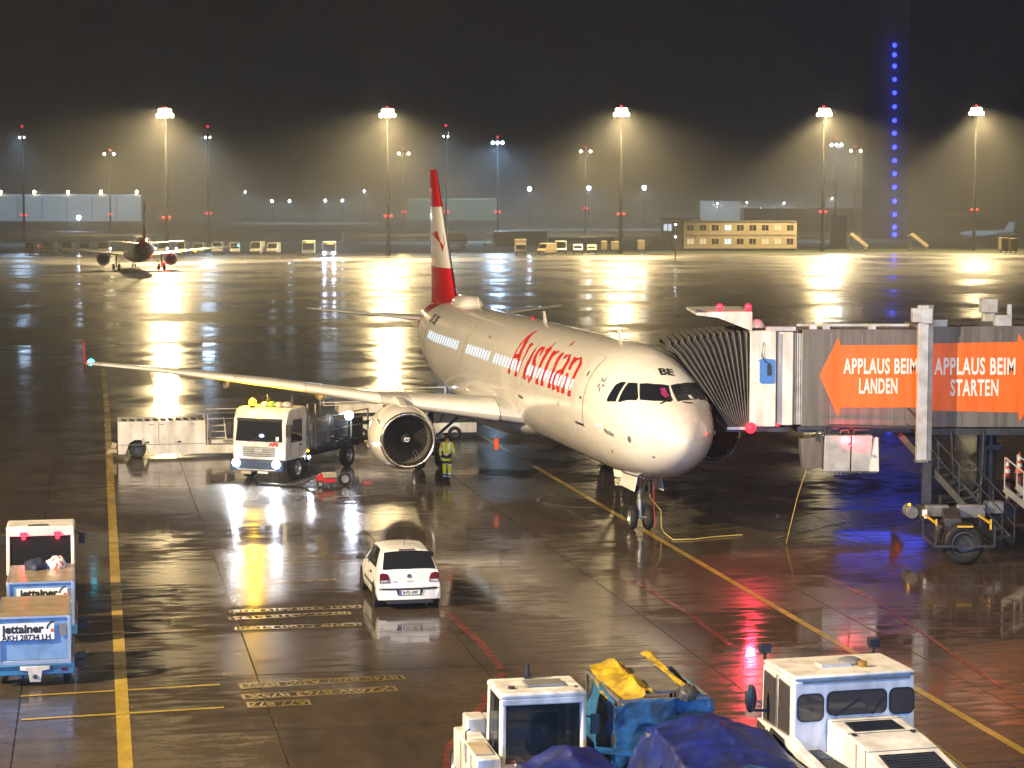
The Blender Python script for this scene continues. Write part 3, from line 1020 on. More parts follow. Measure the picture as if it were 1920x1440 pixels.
skin_text('BE', .40, 2.62, -4.2, M['inkblack'], 'fleet_letters', False, .014, 1.50)
skin_text('OE-LBE', .62, 34.3, 50.5, M['inkblack'], 'registration', True, .02)
skin_text('Wachau', .20, 2.76, 97.4, M['grey'], 'town_name', True, .004, 1.6)
skin_text('AUSTRIAN', .11, 21.5, 50, M['grey'], 'small_print', True, .004)
# five-point star of the alliance on the side of the nose
polys = []
for k in range(5):
    a = 2 * PI * k / 5 + .3
    q = []
    for rr, da in ((.30, 0), (.13, .62), (.085, -.25)):
        q.append((3.93 - rr * math.sin(a + da), 58 - math.degrees(rr * math.cos(a + da) / 1.8)))
    polys.append(q)
decal('alliance_star', polys, M['grey'], BODY, .01)

# dome and aerials on the roof
m = MB()
m.loft([[Vector((-x, wd * math.cos(t), 5.78 + hh * max(0, math.sin(t)) - (.12 if math.sin(t) < 0 else 0))) for t in [2 * PI * k / 20 for k in range(20)]]
        for x, wd, hh in ((32.3, .2, .12), (32.5, .50, .36), (32.9, .60, .48), (34.0, .62, .52), (35.0, .58, .50), (35.6, .44, .40), (35.9, .15, .16))])
m.build('satcom_dome', M['ac_white'], BODY, smooth=60)
for x, z in ((31.4, 5.87), (7.6, 5.88), (18.5, 5.88)):
    m = MB()
    m.prism([(-x + .22, z), (-x - .22, z), (-x - .30, z + .40), (-x - .12, z + .40)], -.018, .018)
    m.build('blade_antenna', M['ac_white'], BODY)
m = MB()
m.ball((-20.5, 0, 5.90), .10, 10, 5, 0)
m.build('roof_beacon', M['redp'], BODY)
m = MB().prism([(-23.3, 1.42), (-23.7, 1.42), (-23.75, 1.0), (-23.5, 1.0)], -.02, .02)
m.build('belly_antenna', M['ac_white'], BODY)
# red covers hanging at the air conditioning inlet
m = MB().box((-17.2, -2.15, 1.45), (.03, .16, .42))
m.build('warning_flag', M['cone'], AC)
# ------------------------------------------------------------------ passenger boarding bridge (local frame = world axes, origin under the tunnel front face)
JB = thing('jet_bridge', 'grey passenger boarding bridge with orange arrow signs docked at the airliner', 'jet bridge', (0, 65, 0))


def bx(p): return (p - 960) / 61.54
def bz(p): return CAM_H - (p - 387) / 61.54


# tunnels
m = MB()
m.box(((8.86 + 12.7) / 2, 1.35, (bz(617) + bz(800)) / 2), (12.7 - 8.86, 2.7, bz(617) - bz(800)))
inner = m.build('inner_tunnel', M['tunnel'], JB, bevel=.02)
m = MB()
m.box(((12.5 + 21) / 2, 1.35, (bz(611) + bz(801)) / 2), (8.5, 3.0, bz(611) - bz(801)))
outer = m.build('outer_tunnel', M['tunnel'], JB, bevel=.02)
for x in [9.75, 10.7, 11.65]:
    MB().box((x, -.004, 4.95), (.03, .012, 2.8)).build('panel_joint', M['grey'], inner)
for x in [13.7, 14.9, 16.1, 17.3]:
    MB().box((x, -.154, 4.95), (.03, .012, 2.9)).build('panel_joint', M['grey'], outer)
m = MB()
m.box((10.7, 1.35, 3.40), (3.9, 2.5, .18))
m.box((10.6, -.06, 3.46), (3.7, .10, .10))
m.build('inner_floor_beam', M['dark'], inner)
m = MB()
m.box((16.8, -.10, 3.36), (8.2, .16, .20))
m.box((16.8, 2.8, 3.36), (8.2, .16, .20))
m.box((16.6, 1.35, 3.30), (8.0, 2.4, .12))
m.build('outer_floor_beam', M['dark'], outer)
m = MB()
m.box((10.6, 1.3, bz(617) + .06), (3.5, .08, .08))
for x in (9.2, 9.6, 11.0): m.box((x, .15, bz(617) + .07), (.22, .2, .14))
m.box((13.0, .0, bz(611) + .1), (.5, .3, .2))
m.build('roof_fittings', M['lgrey'], inner)
m = MB()
m.box((15.05, .4, bz(611) + .16), (.5, .3, .32))
m.box((15.3, .6, bz(611) + .32), (.12, .12, .64))
m.build('roof_camera', M['lgrey'], outer)


def panel(pts, y, mat, name, parent, th=.012):
    m = MB()
    m.prism([(bx(a), bz(b)) for a, b in pts], y - th, y, 'y')
    return m.build(name, mat, parent)


a1 = panel([(1538, 704), (1573, 632), (1577, 647), (1728, 646), (1728, 764), (1578, 764), (1575, 783)], -.002, M['orange'], 'arrow_sign', inner)
a2 = panel([(1735, 643), (1907, 640), (1909, 624), (1962, 706), (1914, 791), (1911, 773), (1735, 769)], -.152, M['orange'], 'arrow_sign', outer)


def fit_text(txt, px0, px1, py0, py1, y, parent, bold=.02):
    vs, fs = text_mesh(txt, 1.0, None, bold=bold, space=1.10)
    x0, x1 = min(v.x for v in vs), max(v.x for v in vs)
    y0, y1 = min(v.y for v in vs), max(v.y for v in vs)
    m = MB()
    m.add([Vector((bx(px0) + (v.x - x0) / (x1 - x0) * (bx(px1) - bx(px0)), y, bz(py1) + (v.y - y0) / (y1 - y0) * (bz(py0) - bz(py1)))) for v in vs], fs)
    return m.build('lettering', M['letter'], parent)


fit_text('APPLAUS BEIM', 1583, 1722, 671, 701, -.018, a1, .025)
fit_text('LANDEN', 1613, 1685, 709, 738, -.018, a1, .025)
fit_text('APPLAUS BEIM', 1752, 1904, 669, 702, -.168, a2, .025)
fit_text('STARTEN', 1783, 1873, 710, 742, -.168, a2, .025)

# cab
m = MB()
m.box(((7.25 + 8.05) / 2, 1.65, 4.98), (.8, 3.7, 2.94))
cab = m.build('cab', M['white'], JB, bevel=.03)
m = MB().box((8.33, 1.65, 4.98), (.50, 3.5, 2.86))
m.build('cab_wing', M['white'], cab, bevel=.02)
m = MB()
for k in range(4): m.cyl((8.66 + k * .07, .02 + .01 * k, 3.56), (8.66 + k * .07, .02 + .01 * k, 6.36), .033, n=8)
m.box((8.76, 1.4, 4.96), (.3, 2.6, 2.8))
m.build('roller_curtain', M['lgrey'], cab, smooth=50)
m = MB().box((7.72, -.214, 4.45), (.64, .02, 1.85))
dr = m.build('door', M['white'], cab, bevel=.01)
m = MB().prism([(bx(a), bz(b)) for a, b in ((1424, 674), (1428, 671), (1450, 672), (1453, 676), (1453, 715), (1450, 718), (1428, 718), (1424, 715))], -.245, -.225)
wn = m.build('window', [glow('blue_lit_window', (.10, .30, .80), .5)], dr)
m = MB().prism([(bx(a), bz(b)) for a, b in ((1438, 683), (1442, 679), (1446, 683), (1447, 700), (1443, 704), (1438, 702))], -.262, -.248)
m.build('handle', M['black'], wn)
MB().box((7.75, -.216, 5.55), (.5, .01, .03)).build('door_seam', M['grey'], cab)
MB().box((8.07, -.21, 4.95), (.035, .03, 2.9)).build('seam', M['dark'], cab)
m = MB()
m.tube([(7.65, -.24, 6.1), (7.60, -.26, 5.7), (7.72, -.26, 5.5), (7.85, -.25, 5.45)], .018)
m.build('cable', M['black'], cab)
MB().box((8.2, .2, 6.50), (.9, .6, .12)).build('roof_box', M['lgrey'], cab)
MB().ball((7.50, .35, 6.52), .26, 14, 6, 0).build('roof_dome', M['white'], cab, smooth=60)
# rain hood and its lamps
m = MB()
m.loft([[Vector((5.6, -.25, 6.93)), Vector((5.6, 3.5, 6.93)), Vector((5.6, 3.5, 7.00)), Vector((5.6, -.25, 7.00))],
        [Vector((6.25, -.25, 6.85)), Vector((6.25, 3.5, 6.85)), Vector((6.25, 3.5, 7.02)), Vector((6.25, -.25, 7.02))],
        [Vector((7.3, -.25, 6.44)), Vector((7.3, 3.5, 6.44)), Vector((7.3, 3.5, 7.03)), Vector((7.3, -.25, 7.03))]])
hood = m.build('rain_hood', M['white'], JB)
m = MB().box((6.45, -.05, 6.86), (1.7, .30, .05), (0, R(14), 0))
m.build('hood_underside', M['dark'], hood)
for x in (6.33, 7.2):
    MB().cyl((x, 0, 7.03), (x, 0, 7.09), .07, n=10).build('lamp_base', M['dark'], hood)
    MB().ball((x, 0, 7.15), .11, 10, 6).build('red_lamp', M['lens_red'], hood)
    light('red_lamp_light', 'POINT', (x, -.14, 7.22), 60, (1, .03, .06), hood, radius=.08)
# bellows: ribs fanning from the pivot at the foot
m = MB()
K = 26
rings = []
for k in range(K + 1):
    t = k / K
    ins = .0 if k % 2 else .13
    bot = Vector((6.62 + (7.24 - 6.62) * t, 0, 3.50))
    top = Vector((4.72 + (7.24 - 4.72) * t, 0, 6.10 + .33 * t + .10 * math.sin(PI * t)))
    ctl = Vector((bot.x * .55 + top.x * .45 - .0, 0, bot.z + (top.z - bot.z) * .42)) + Vector((.16 * (1 - t), 0, 0))
    ring = []
    ylo, yhi = -.14 + ins, 3.42 - ins
    side = []
    for s in range(9):
        u = s / 8
        side.append(bot * (1 - u) ** 2 + ctl * 2 * u * (1 - u) + top * u * u)
    for p in side[:-1]: ring.append(Vector((p.x, ylo, p.z)))
    tp = side[-1] - Vector((0, 0, ins * .8))
    for cx, cz in ((0, -.12), (.06, -.03), (.22, 0)): ring.append(Vector((tp.x, ylo + cx, tp.z + cz)))
    ring += [Vector((tp.x, y, tp.z + .03)) for y in (1.0, 1.65, 2.4)]
    for cx, cz in ((.22, 0), (.06, -.03), (0, -.12)): ring.append(Vector((tp.x, yhi - cx, tp.z + cz)))
    for p in reversed(side[:-1]): ring.append(Vector((p.x, yhi, p.z)))
    rings.append(ring)
m.loft(rings, False, False, False)
bl = m.build('bellows', M['bellow'], JB)
for k in range(1, K, 2):
    r = rings[k]
    MB().tube([p + Vector((0, -.012, 0)) for p in r[:11]], .016, 4).build('bellows_rib', M['grey'], bl)
MB().box((6.95, -.2, 3.47), (.75, .12, .08)).build('bumper', M['lgrey'], JB)
MB().box((7.5, 1.6, 3.42), (1.9, 3.4, .14)).build('cab_floor', M['dark'], JB)
MB().ball((7.27, -.36, 3.50), .17, 12, 8).build('red_beacon', M['lens_red'], cab)
light('red_beacon_light', 'SPOT', (7.30, -.62, 3.46), 520, (1, .03, .07), JB, aim=(10, -9, 0), angle=108, blend=.3, radius=.14)
MB().ball((8.10, -.32, 3.58), .05, 8, 6).build('red_beacon', M['lens_red_soft'], cab)
light('underside_red_lamp', 'SPOT', (10.2, -1.0, 3.0), 260, (1, .05, .08), JB, aim=(10.9, 0.2, 4.0), angle=120, blend=.8, radius=.1)
MB().ball((10.2, -.95, 3.05), .05, 8, 6).build('red_beacon', M['lens_red_soft'], inner)

# lift columns and carriage
m = MB()
m.box((12.42, -.62, 4.9), (.30, .30, 4.7))
m.box((12.25, -.62, 6.95), (.34, .40, .42))
m.box((12.52, -.62, 6.93), (.30, .44, .46))
c1 = m.build('lift_column', M['lgrey'], JB, bevel=.015)
MB().box((12.64, -.56, 4.9), (.13, .40, 4.72)).build('column_shaded_side', M['grey'], c1)  # shade of the right face put into a darker grey
MB().box((12.60, -.6, 1.75), (.26, .26, 1.9)).build('lower_column', M['dark'], c1)
MB().box((12.42, -.62, 2.52), (.36, .36, .06)).build('collar', M['grey'], c1)
m = MB()
m.box((15.3, 3.5, 4.2), (.36, .36, 5.6))
m.box((15.3, 3.5, 7.05), (.5, .5, .45))
c2 = m.build('lift_column', M['lgrey'], JB, bevel=.015)
m = MB().cyl((14.95, 1.2, 1.0), (14.95, 1.2, 3.3), .16, n=14)
m.cyl((14.62, 1.1, 1.0), (14.62, 1.1, 3.3), .13, n=14)
m.box((14.9, 1.2, 2.75), (.66, .5, .16))
m.build('guide_post', M['dark'], JB, smooth=40)
m = MB()
m.bar((12.3, -1.1, 1.02), (15.3, -.7, 1.02), .62, .42)
m.bar((12.75, -3.9, 1.05), (13.6, 1.2, 1.05), .5, .36)
cr = m.build('carriage', M['dark'], JB, bevel=.03)
m = MB()
m.box((12.75, -1.5, 1.12), (.7, .3, .34))
m.cyl((12.1, -1.1, 1.0), (12.1, -.4, 1.0), .2, n=14)
m.box((13.75, -1.6, 1.12), (.85, .25, .40))
m.box((14.5, -1.3, 1.2), (.55, .4, .36))
m.build('drive_motor', M['grey'], cr, bevel=.03)
MB().box((12.34, -1.74, 1.05), (.14, .04, .26)).build('control_plate', M['letter'], cr)
MB().ball((11.98, -1.2, 1.26), .04, 8, 5).build('amber_marker', M['lens_amber'], cr)
for wy in (-4.45, -3.15):
    wheel(cr, (12.92, wy, .60), .60, .42, 'y', M['dark'])
m = MB()
for sx in (-1, 1):
    for y in (-4.75, -2.85):
        m.bar((12.92 + sx * .84, y, .55), (12.92 + sx * .84, y, 1.15), .05)
    m.bar((12.92 + sx * .84, -4.75, .55), (12.92 + sx * .84, -2.85, .55), .06)
for y in (-4.78,): m.bar((12.08, y, .56), (13.76, y, .56), .06)
m.build('wheel_guard', M['dark'], cr)
m = MB()
for sx in (-1, 1):
    m.bar((12.92 + sx * .78, -4.5, 1.18), (12.92 + sx * .78, -2.9, 1.18), .05)
    m.bar((12.92 + sx * .78, -4.5, 1.0), (12.92 + sx * .78, -4.5, 1.3), .05)
m.bar((12.7, -4.72, 1.12), (13.15, -4.72, 1.12), .05)
m.build('yellow_guard_rail', M['yellow'], cr)

# hanging service boxes
m = MB()
m.loft([[Vector((x, y, 3.12 if x < 9.2 else 3.22)) for x, y in ((8.83, -.2), (9.5, -.25), (9.5, .6), (8.83, .6))], [Vector((x, y, 2.22)) for x, y in ((8.92, -.12), (9.5, -.15), (9.5, .5), (8.92, .5))]])
m.build('hose_basket', M['tunnel'], JB, bevel=.02)
for x0, x1, b in ((9.53, 10.32, .0), (10.36, 10.98, .02)):
    m = MB()
    m.loft([[Vector((x0, -.42, 3.26)), Vector((x1, -.42, 3.26)), Vector((x1, .5, 3.26)), Vector((x0, .5, 3.26))],
            [Vector((x0, -.30, 2.16)), Vector((x1 - b, -.30, 2.16)), Vector((x1 - b, .4, 2.16)), Vector((x0, .4, 2.16))]])
    m.build('service_cabinet', M['lgrey'], JB, bevel=.015)
m = MB().prism([(11.02, 3.2), (11.16, 3.2), (11.2, 2.16), (10.9, 2.16)], -.34, -.2)
m.build('hanging_flap', M['white'], JB)
m = MB()
for k in range(24):
    x = 9.0 + k * .09
    m.add([(x, -.36, 2.17), (x + .07, -.36, 2.17), (x + .035, -.36, 2.08), (x + .035, -.3, 2.17)], [(0, 1, 2), (0, 2, 3), (1, 3, 2)])
m.build('fringe', M['grey'], JB)
m = MB()
for x in (9.3, 9.55):
    m.tube([(x, -.3, 3.1), (x, -.3, 3.38), (x + .2, -.3, 3.42)], .04)
m.tube([(9.55, -.32, 3.2), (9.55, -.32, 3.52), (9.75, -.32, 3.56), (12.2, -.32, 3.50)], .045)
m.tube([(10.0, -.2, 3.2), (10.05, -.2, 3.4), (10.25, -.2, 3.42), (10.32, -.2, 3.25)], .05)
m.tube([(10.42, -.2, 3.2), (10.45, -.2, 3.42), (10.9, -.2, 3.44)], .05)
m.build('hanger_frame', M['dark'], JB)
MB().tube([(9.0, -.2, 2.2), (8.7, -.5, 1.4), (8.45, -.8, .55), (8.3, -1.0, .03)], .009, 5).build('tether_rope', M['yellow'], JB)

# hanging cable loop
pts = [(bx(1782), -.5, bz(806)), (bx(1785), -.5, bz(850)), (bx(1788), -.5, bz(895))]
for k in range(9):
    a = PI + PI * k / 8
    pts.append((bx(1815) + .42 * math.cos(a), -.5, bz(897) + .48 * math.sin(a)))
pts += [(bx(1842), -.5, bz(860)), (bx(1843), -.5, bz(806))]
MB().tube(pts, .05, 8).build('cable_loop', M['black'], JB, smooth=60)

# service stair
T, B = Vector((12.35, .9, 3.35)), Vector((15.1, -1.45, .12))
wv = Vector((-.62, -.78, 0)) * .85
dv = B - T
m = MB()
for o in (Vector(), wv):
    m.bar(T + o, B + o, .05, .20)
st = m.build('service_stair', M['dark'], JB)
nst = 15
for k in range(1, nst):
    p = T + dv * (k / nst)
    MB().bar(p + wv * .02, p + wv * .98, .24, .035).build('stair_tread', M['grey'], st)
m = MB()
for o in (Vector(), wv):
    for h in (.55, 1.05):
        m.tube([T + o + Vector((0, 0, h)), B + o + Vector((0, 0, h))], .022, 5)
    for k in range(0, nst + 1, 3):
        p = T + dv * (k / nst) + o
        m.bar(p, p + Vector((0, 0, 1.05)), .035)
m.build('stair_handrail', M['dark'], st)
T2, B2 = Vector((15.35, -.6, 1.75)), Vector((17.3, -2.1, .1))
m = MB()
for o in (Vector(), wv): m.bar(T2 + o, B2 + o, .06, .18)
st2 = m.build('access_ramp', M['grey'], JB)
for k in range(1, 8):
    p = T2 + (B2 - T2) * (k / 8)
    MB().bar(p, p + wv, .2, .03).build('stair_tread', M['lgrey'], st2)
m = MB()
for o in (Vector(), wv):
    m.tube([T2 + o + Vector((0, 0, .95)), B2 + o + Vector((0, 0, .95))], .022, 5)
    for k in range(0, 9, 2):
        p = T2 + (B2 - T2) * (k / 8) + o
        m.bar(p, p + Vector((0, 0, .95)), .03)
m.build('stair_handrail', M['lgrey'], st2)

# traffic cones beyond the bridge
for k, (cx, cy, lb) in enumerate(((1889, 900, 'left orange and white traffic cone on the wet apron under the jet bridge'),
                                 (1911, 889, 'right orange and white traffic cone beside the bridge stair, set farther back'))):
    p = at(cx, cy)
    if k == 0:
        c = thing('traffic_cone', lb, 'traffic cone', p, 0, 'traffic cones under the jet bridge')
        MB().box((0, 0, .025), (.42, .42, .05)).build('base', M['black'], c, bevel=.01)
        MB().lathe([(.05, .17), (.28, .13)], (0, 0, 0), 'z', 18).build('cone_body', M['cone'], c, smooth=50)
        MB().lathe([(.28, .13), (.42, .105)], (0, 0, 0), 'z', 18).build('white_band', M['reflect'], c, smooth=50)
        MB().lathe([(.42, .105), (.54, .082)], (0, 0, 0), 'z', 18).build('cone_body', M['cone'], c, smooth=50)
        MB().lathe([(.54, .082), (.68, .055)], (0, 0, 0), 'z', 18).build('white_band', M['reflect'], c, smooth=50)
        MB().lathe([(.68, .055), (.86, .02), (.862, .001)], (0, 0, 0), 'z', 18).build('cone_body', M['cone'], c, smooth=50)
    else:
        dup(c, None, p, 0, lb)
# ------------------------------------------------------------------ white hatchback
CS = [  # x, z sill, w sill, w mid, z mid, z belt, w belt, z roof, w roof
    (-1.93, .30, .70, .775, .55, .86, .755, .93, .70), (-1.86, .25, .75, .80, .60, .93, .765, 1.00, .69), (-1.72, .22, .77, .82, .62, .955, .770, 1.16, .65),
    (-1.52, .20, .78, .825, .62, .960, .772, 1.36, .605), (-1.36, .20, .78, .825, .62, .955, .772, 1.435, .575), (-.9, .19, .78, .825, .62, .945, .77, 1.468, .575),
    (-.2, .19, .78, .825, .60, .93, .768, 1.472, .575), (.35, .19, .78, .825, .60, .915, .765, 1.41, .57), (.72, .19, .78, .825, .60, .90, .76, 1.20, .615),
    (1.05, .19, .78, .82, .60, .88, .74, .97, .67), (1.45, .20, .77, .81, .58, .80, .72, .87, .60), (1.75, .22, .72, .77, .54, .68, .68, .75, .50), (1.93, .28, .58, .62, .48, .56, .56, .60, .40)]


def car_prof(x):
    for a, b in zip(CS, CS[1:]):
        if a[0] <= x <= b[0]:
            t = (x - a[0]) / (b[0] - a[0])
            return [p + (q - p) * t for p, q in zip(a, b)]
    return CS[-1] if x > 0 else CS[0]


def car_half(x):
    _, zs, ws, wm, zm, zb, wb, zr, wr = car_prof(x)
    return [(0, zs), (ws * .8, zs), (ws, zs + .03), (wm, zs + .18), (wm + .005, zm), (wb, zb), ((wb * .45 + wr * .55) + .012, zb * .45 + zr * .55 + .01), (wr, zr - .03), (wr * .9, zr), (wr * .5, zr + .028), (0, zr + .035)]


def car_pt(x, j, sg=1, off=.0):
    h = car_half(x)
    i = min(int(j), len(h) - 2)
    t = j - i
    y, z = h[i][0] + (h[i + 1][0] - h[i][0]) * t, h[i][1] + (h[i + 1][1] - h[i][1]) * t
    return Vector((x, sg * (y + (off if j < 7 else 0)), z + (off if j >= 7 else 0)))


CAR = thing('parked_car', 'small white hatchback seen from behind on the wet apron', 'car', (at(768, 1143) + GV * 1.95)[:], G_ANG)
m = MB()
xs = sorted(set([c[0] for c in CS] + [-1.9 + .12 * k for k in range(32)]))
rings = []
for x in xs:
    h = car_half(x)
    rings.append([Vector((x, y, z)) for y, z in h] + [Vector((x, -y, z)) for y, z in reversed(h[1:-1])])
m.loft(rings)
cb = m.build('body', M['car_white'], CAR, smooth=40)


def patch(name, x0, x1, j0, j1, sg, mat, parent, off=.006, nx=8, nj=3, skew=0, both=False):
    m = MB()
    g = []
    for a in range(nx + 1):
        for b in range(nj + 1):
            v = b / nj
            x = x0 + (x1 - x0) * a / nx
            if callable(skew): x = skew(x, v, a / nx)
            g.append(car_pt(x, j0 + (j1 - j0) * v, sg, off))
    m.add(g, [(a * (nj + 1) + b, (a + 1) * (nj + 1) + b, (a + 1) * (nj + 1) + b + 1, a * (nj + 1) + b + 1) for a in range(nx) for b in range(nj)])
    return m.build(name, mat, parent, smooth=60)


for sg in (1, -1):
    patch('side_window', -1.12, .60, 5.12, 6.85, sg, M['glass'], cb, .008, 10, 3, lambda x, v, a: -1.12 + .22 * v * (1 - a) + a * (1.78 - .46 * v - .22 * v * (1 - a)) + (-.14 * (1 - a) * (1 - v)))
    MB().bar((.02, sg * .80, .93), (.02, sg * .635, 1.40), .05, .02).build('door_pillar', M['black'], cb)
    MB().box((-.55, sg * .835, .52), (2.1, .02, .055)).build('side_moulding', M['black'], cb)
    MB().box((-.62, sg * .825, .80), (.16, .03, .04)).build('door_handle', M['black'], cb)
    m = MB()
    m.ball((.66, sg * .93, .98), .10, 12, 6, -1, (.55, 1.15, .8))
    m.bar((.66, sg * .78, .93), (.66, sg * .88, .96), .04)
    m.build('wing_mirror', M['black'], CAR, smooth=60)
    for x in (-1.24, 1.22):
        m = MB().cyl((x, sg * .60, .30), (x, sg * .832, .30), .345, n=24)
        m.build('wheel_arch', M['black'], cb)
        wheel(CAR, (x, sg * .72, .29), .29, .19, 'y')
    # tail lamp
    m = MB()
    m.prism([(sg * .50, .70), (sg * .70, .70), (sg * .77, .70), (sg * .76, .92), (sg * .69, .955), (sg * .56, .93), (sg * .52, .84)], -1.955, -1.80, 'x')
    tl = m.build('tail_lamp', M['taillens'], CAR, bevel=.015)
    MB().box((-1.958, sg * .64, .745), (.012, .2, .05)).build('reversing_lens', M['lgrey'], tl)
    m = MB().ball((-1.83, sg * .60, .965), .022, 6, 4)
# rear glass
m = MB()
g = []
for a in range(7):
    x = -1.845 + .40 * a / 6
    zr, wr = car_prof(x)[7], car_prof(x)[8]
    for b in range(7):
        u = b / 6 * 2 - 1
        wv_ = (.70 - .10 * a / 6)
        g.append(Vector((x - .028, u * wv_ * .97, zr + .028 - .032 * abs(u) ** 3 + .016 - (.03 * (1 - abs(u)) if a == 0 else 0))))
m.add(g, [(a * 7 + b, (a + 1) * 7 + b, (a + 1) * 7 + b + 1, a * 7 + b + 1) for a in range(6) for b in range(6)])
m.build('rear_window', M['glass'], cb, smooth=60)
MB().box((-1.42, 0, 1.462), (.06, .42, .025), (0, R(12), 0)).build('brake_light', M['taillens'], cb)
m = MB().tube([(-1.0, 0, 1.5), (-1.16, 0, 1.72)], .008, 5)
m.build('aerial', M['black'], cb)
# bumper with strip, plate, badge
m = MB()
m.loft([[Vector((-1.99 + .10 * (abs(u) ** 3), .80 * u, z)) for z in (.26, .32, .46, .58, .62)] + [Vector((-1.80, .79 * u, z)) for z in (.62, .26)] for u in [k / 8 - 1 for k in range(17)]])
bp = m.build('rear_bumper', M['car_white'], CAR, smooth=50)
for s0, s1 in ((-.98, -.36), (.36, .98)):
    m = MB()
    m.loft([[Vector((-2.0 + .10 * (abs(u) ** 3), .803 * u, z)) for z in (.515, .565)] + [Vector((-1.93, .79 * u, z)) for z in (.565, .515)] for u in [s0 + (s1 - s0) * k / 6 for k in range(7)]])
    m.build('bumper_strip', M['black'], bp)
MB().prism([(-.36, .565), (.36, .565), (.30, .38), (-.30, .38)], -2.004, -1.95, 'x').build('plate_recess', M['navy'], bp)
pl = MB().box((-2.010, 0, .455), (.012, .52, .11)).build('number_plate', M['letter'], bp)
MB().box((-2.018, .235, .455), (.005, .045, .11)).build('plate_band', paint('plate_blue', (.02, .06, .35), .4), pl)
sign_text('B-FG 4387', .10, M['inkblack'], pl, (-2.019, -.02, .453), (0, -1, 0), (0, 0, 1), 'plate_lettering', .004, .92)
m = MB()
for k in range(20):
    a0, a1 = 2 * PI * k / 20, 2 * PI * (k + 1) / 20
    m.add([(-1.938, .062 * math.cos(a0), .86 + .062 * math.sin(a0)), (-1.938, .062 * math.cos(a1), .86 + .062 * math.sin(a1)),
           (-1.938, .05 * math.cos(a1), .86 + .05 * math.sin(a1)), (-1.938, .05 * math.cos(a0), .86 + .05 * math.sin(a0))], [(0, 1, 2, 3)])
for a, b in (((.03, .045), (0, .005)), ((-.03, .045), (0, .005)), ((.045, .015), (.018, -.045)), ((.018, -.045), (0, -.008)), ((0, -.008), (-.018, -.045)), ((-.018, -.045), (-.045, .015))):
    m.bar((-1.942, a[0], .86 + a[1]), (-1.942, b[0], .86 + b[1]), .011, .006)
bd = m.build('badge', M['alu'], cb)
MB().cyl((-1.925, 0, .86), (-1.934, 0, .86), .063, n=20).build('badge_disc', M['navy'], cb)
MB().box((-1.94, 0, .735), (.02, .16, .03)).build('hatch_handle', M['lgrey'], cb)
sign_text('Polo', .07, M['alu'], cb, (-1.938, .36, .72), (0, -1, 0), (0, 0, 1), 'model_badge', .003)
MB().box((-1.90, 0, .22), (.2, 1.2, .10)).build('underbody', M['black'], CAR)
MB().box((0, 0, .24), (3.4, 1.3, .14)).build('underbody', M['black'], CAR)
# ------------------------------------------------------------------ service truck with headlights on (local: front bumper at x=0, +X forward)
TR = thing('service_truck', 'white fuel service truck with headlights and amber beacon lit', 'truck', at(486, 903)[:], R(248))
W2 = 1.12
m = MB()
prof = [(-.02, .80), (0, 1.35), (-.10, 2.30), (-.26, 2.62), (-.50, 2.72), (-1.62, 2.74), (-1.70, 2.66), (-1.72, .95), (-1.62, .80)]
m.prism(prof, -W2, W2)
tc = m.build('cab', M['white'], TR, bevel=.07, seg=3)
m = MB()
m.add([(-.012, -.98, 1.50), (-.012, .98, 1.50), (-.118, .93, 2.36), (-.118, -.93, 2.36), (.022, -.98, 1.50), (.022, .98, 1.50), (-.085, .93, 2.36), (-.085, -.93, 2.36)],
      [(4, 5, 6, 7), (0, 3, 2, 1), (0, 1, 5, 4), (1, 2, 6, 5), (2, 3, 7, 6), (3, 0, 4, 7)])
ws = m.build('windscreen', M['glass'], tc, bevel=.02)
MB().box((-.075, 0, 2.30), (.05, 1.9, .12)).build('sun_visor', M['inkblack'], ws, bevel=.02)
MB().box((.012, .78, 1.62), (.012, .12, .16), (0, R(-7), 0)).build('sticker', M['letter'], ws)
MB().ball((.00, .12, 1.72), .09, 10, 6, -1, (.3, 1.3, .8)).build('windscreen_glint', glow('windscreen_glint_glow', (.45, .62, 1), 2.0), ws)  # bluish reflection on the glass drawn as a glowing blob, no lamp inside
for s in (-1, 1):
    MB().box((-1.10, s * (W2 + .004), 1.62), (.02, .012, 1.5)).build('door_seam', M['grey'], tc)
    MB().box((-.36, s * (W2 + .004), 1.62), (.02, .012, 1.5)).build('door_seam', M['grey'], tc)
    MB().box((-1.2, s * (W2 + .012), 1.32), (.16, .03, .06)).build('door_handle', M['black'], tc)
for y in (-.45, .35):
    MB().bar((.035, y, 1.50), (.005, y + .5, 1.60), .025).build('wiper', M['black'], ws)
m = MB().prism([(-.42, 1.45), (-1.30, 1.45), (-1.30, 2.30), (-.62, 2.30), (-.50, 1.9)], W2 - .01, W2 + .012)
m.build('side_window', M['glass'], tc)
m = MB().prism([(-.42, 1.45), (-1.30, 1.45), (-1.30, 2.30), (-.62, 2.30), (-.50, 1.9)], -W2 - .012, -W2 + .01)
m.build('side_window', M['glass'], tc)
m = MB()
m.box((.012, 0, 1.12), (.05, 1.35, .36))
gr = m.build('grille', M['grey'], tc, bevel=.02)
for k in range(4): MB().box((.042, 0, .99 + k * .085), (.02, 1.30, .022)).build('grille_slat', M['lgrey'], gr)
sign_text('MAN', .13, M['lgrey'], gr, (.055, 0, 1.16), (0, 1, 0), (0, 0, 1), 'maker_lettering', .01)
sign_text('AFS', .17, M['redp'], tc, (.008, .62, 1.40), (0, 1, 0), (0, 0, 1), 'company_lettering', .015, 1.4)
m = MB()
m.box((.06, 0, .62), (.30, 2.24, .42))
bmp = m.build('bumper', paint('bumper_blue', (.03, .05, .11), .4, var=.15), TR, bevel=.05)
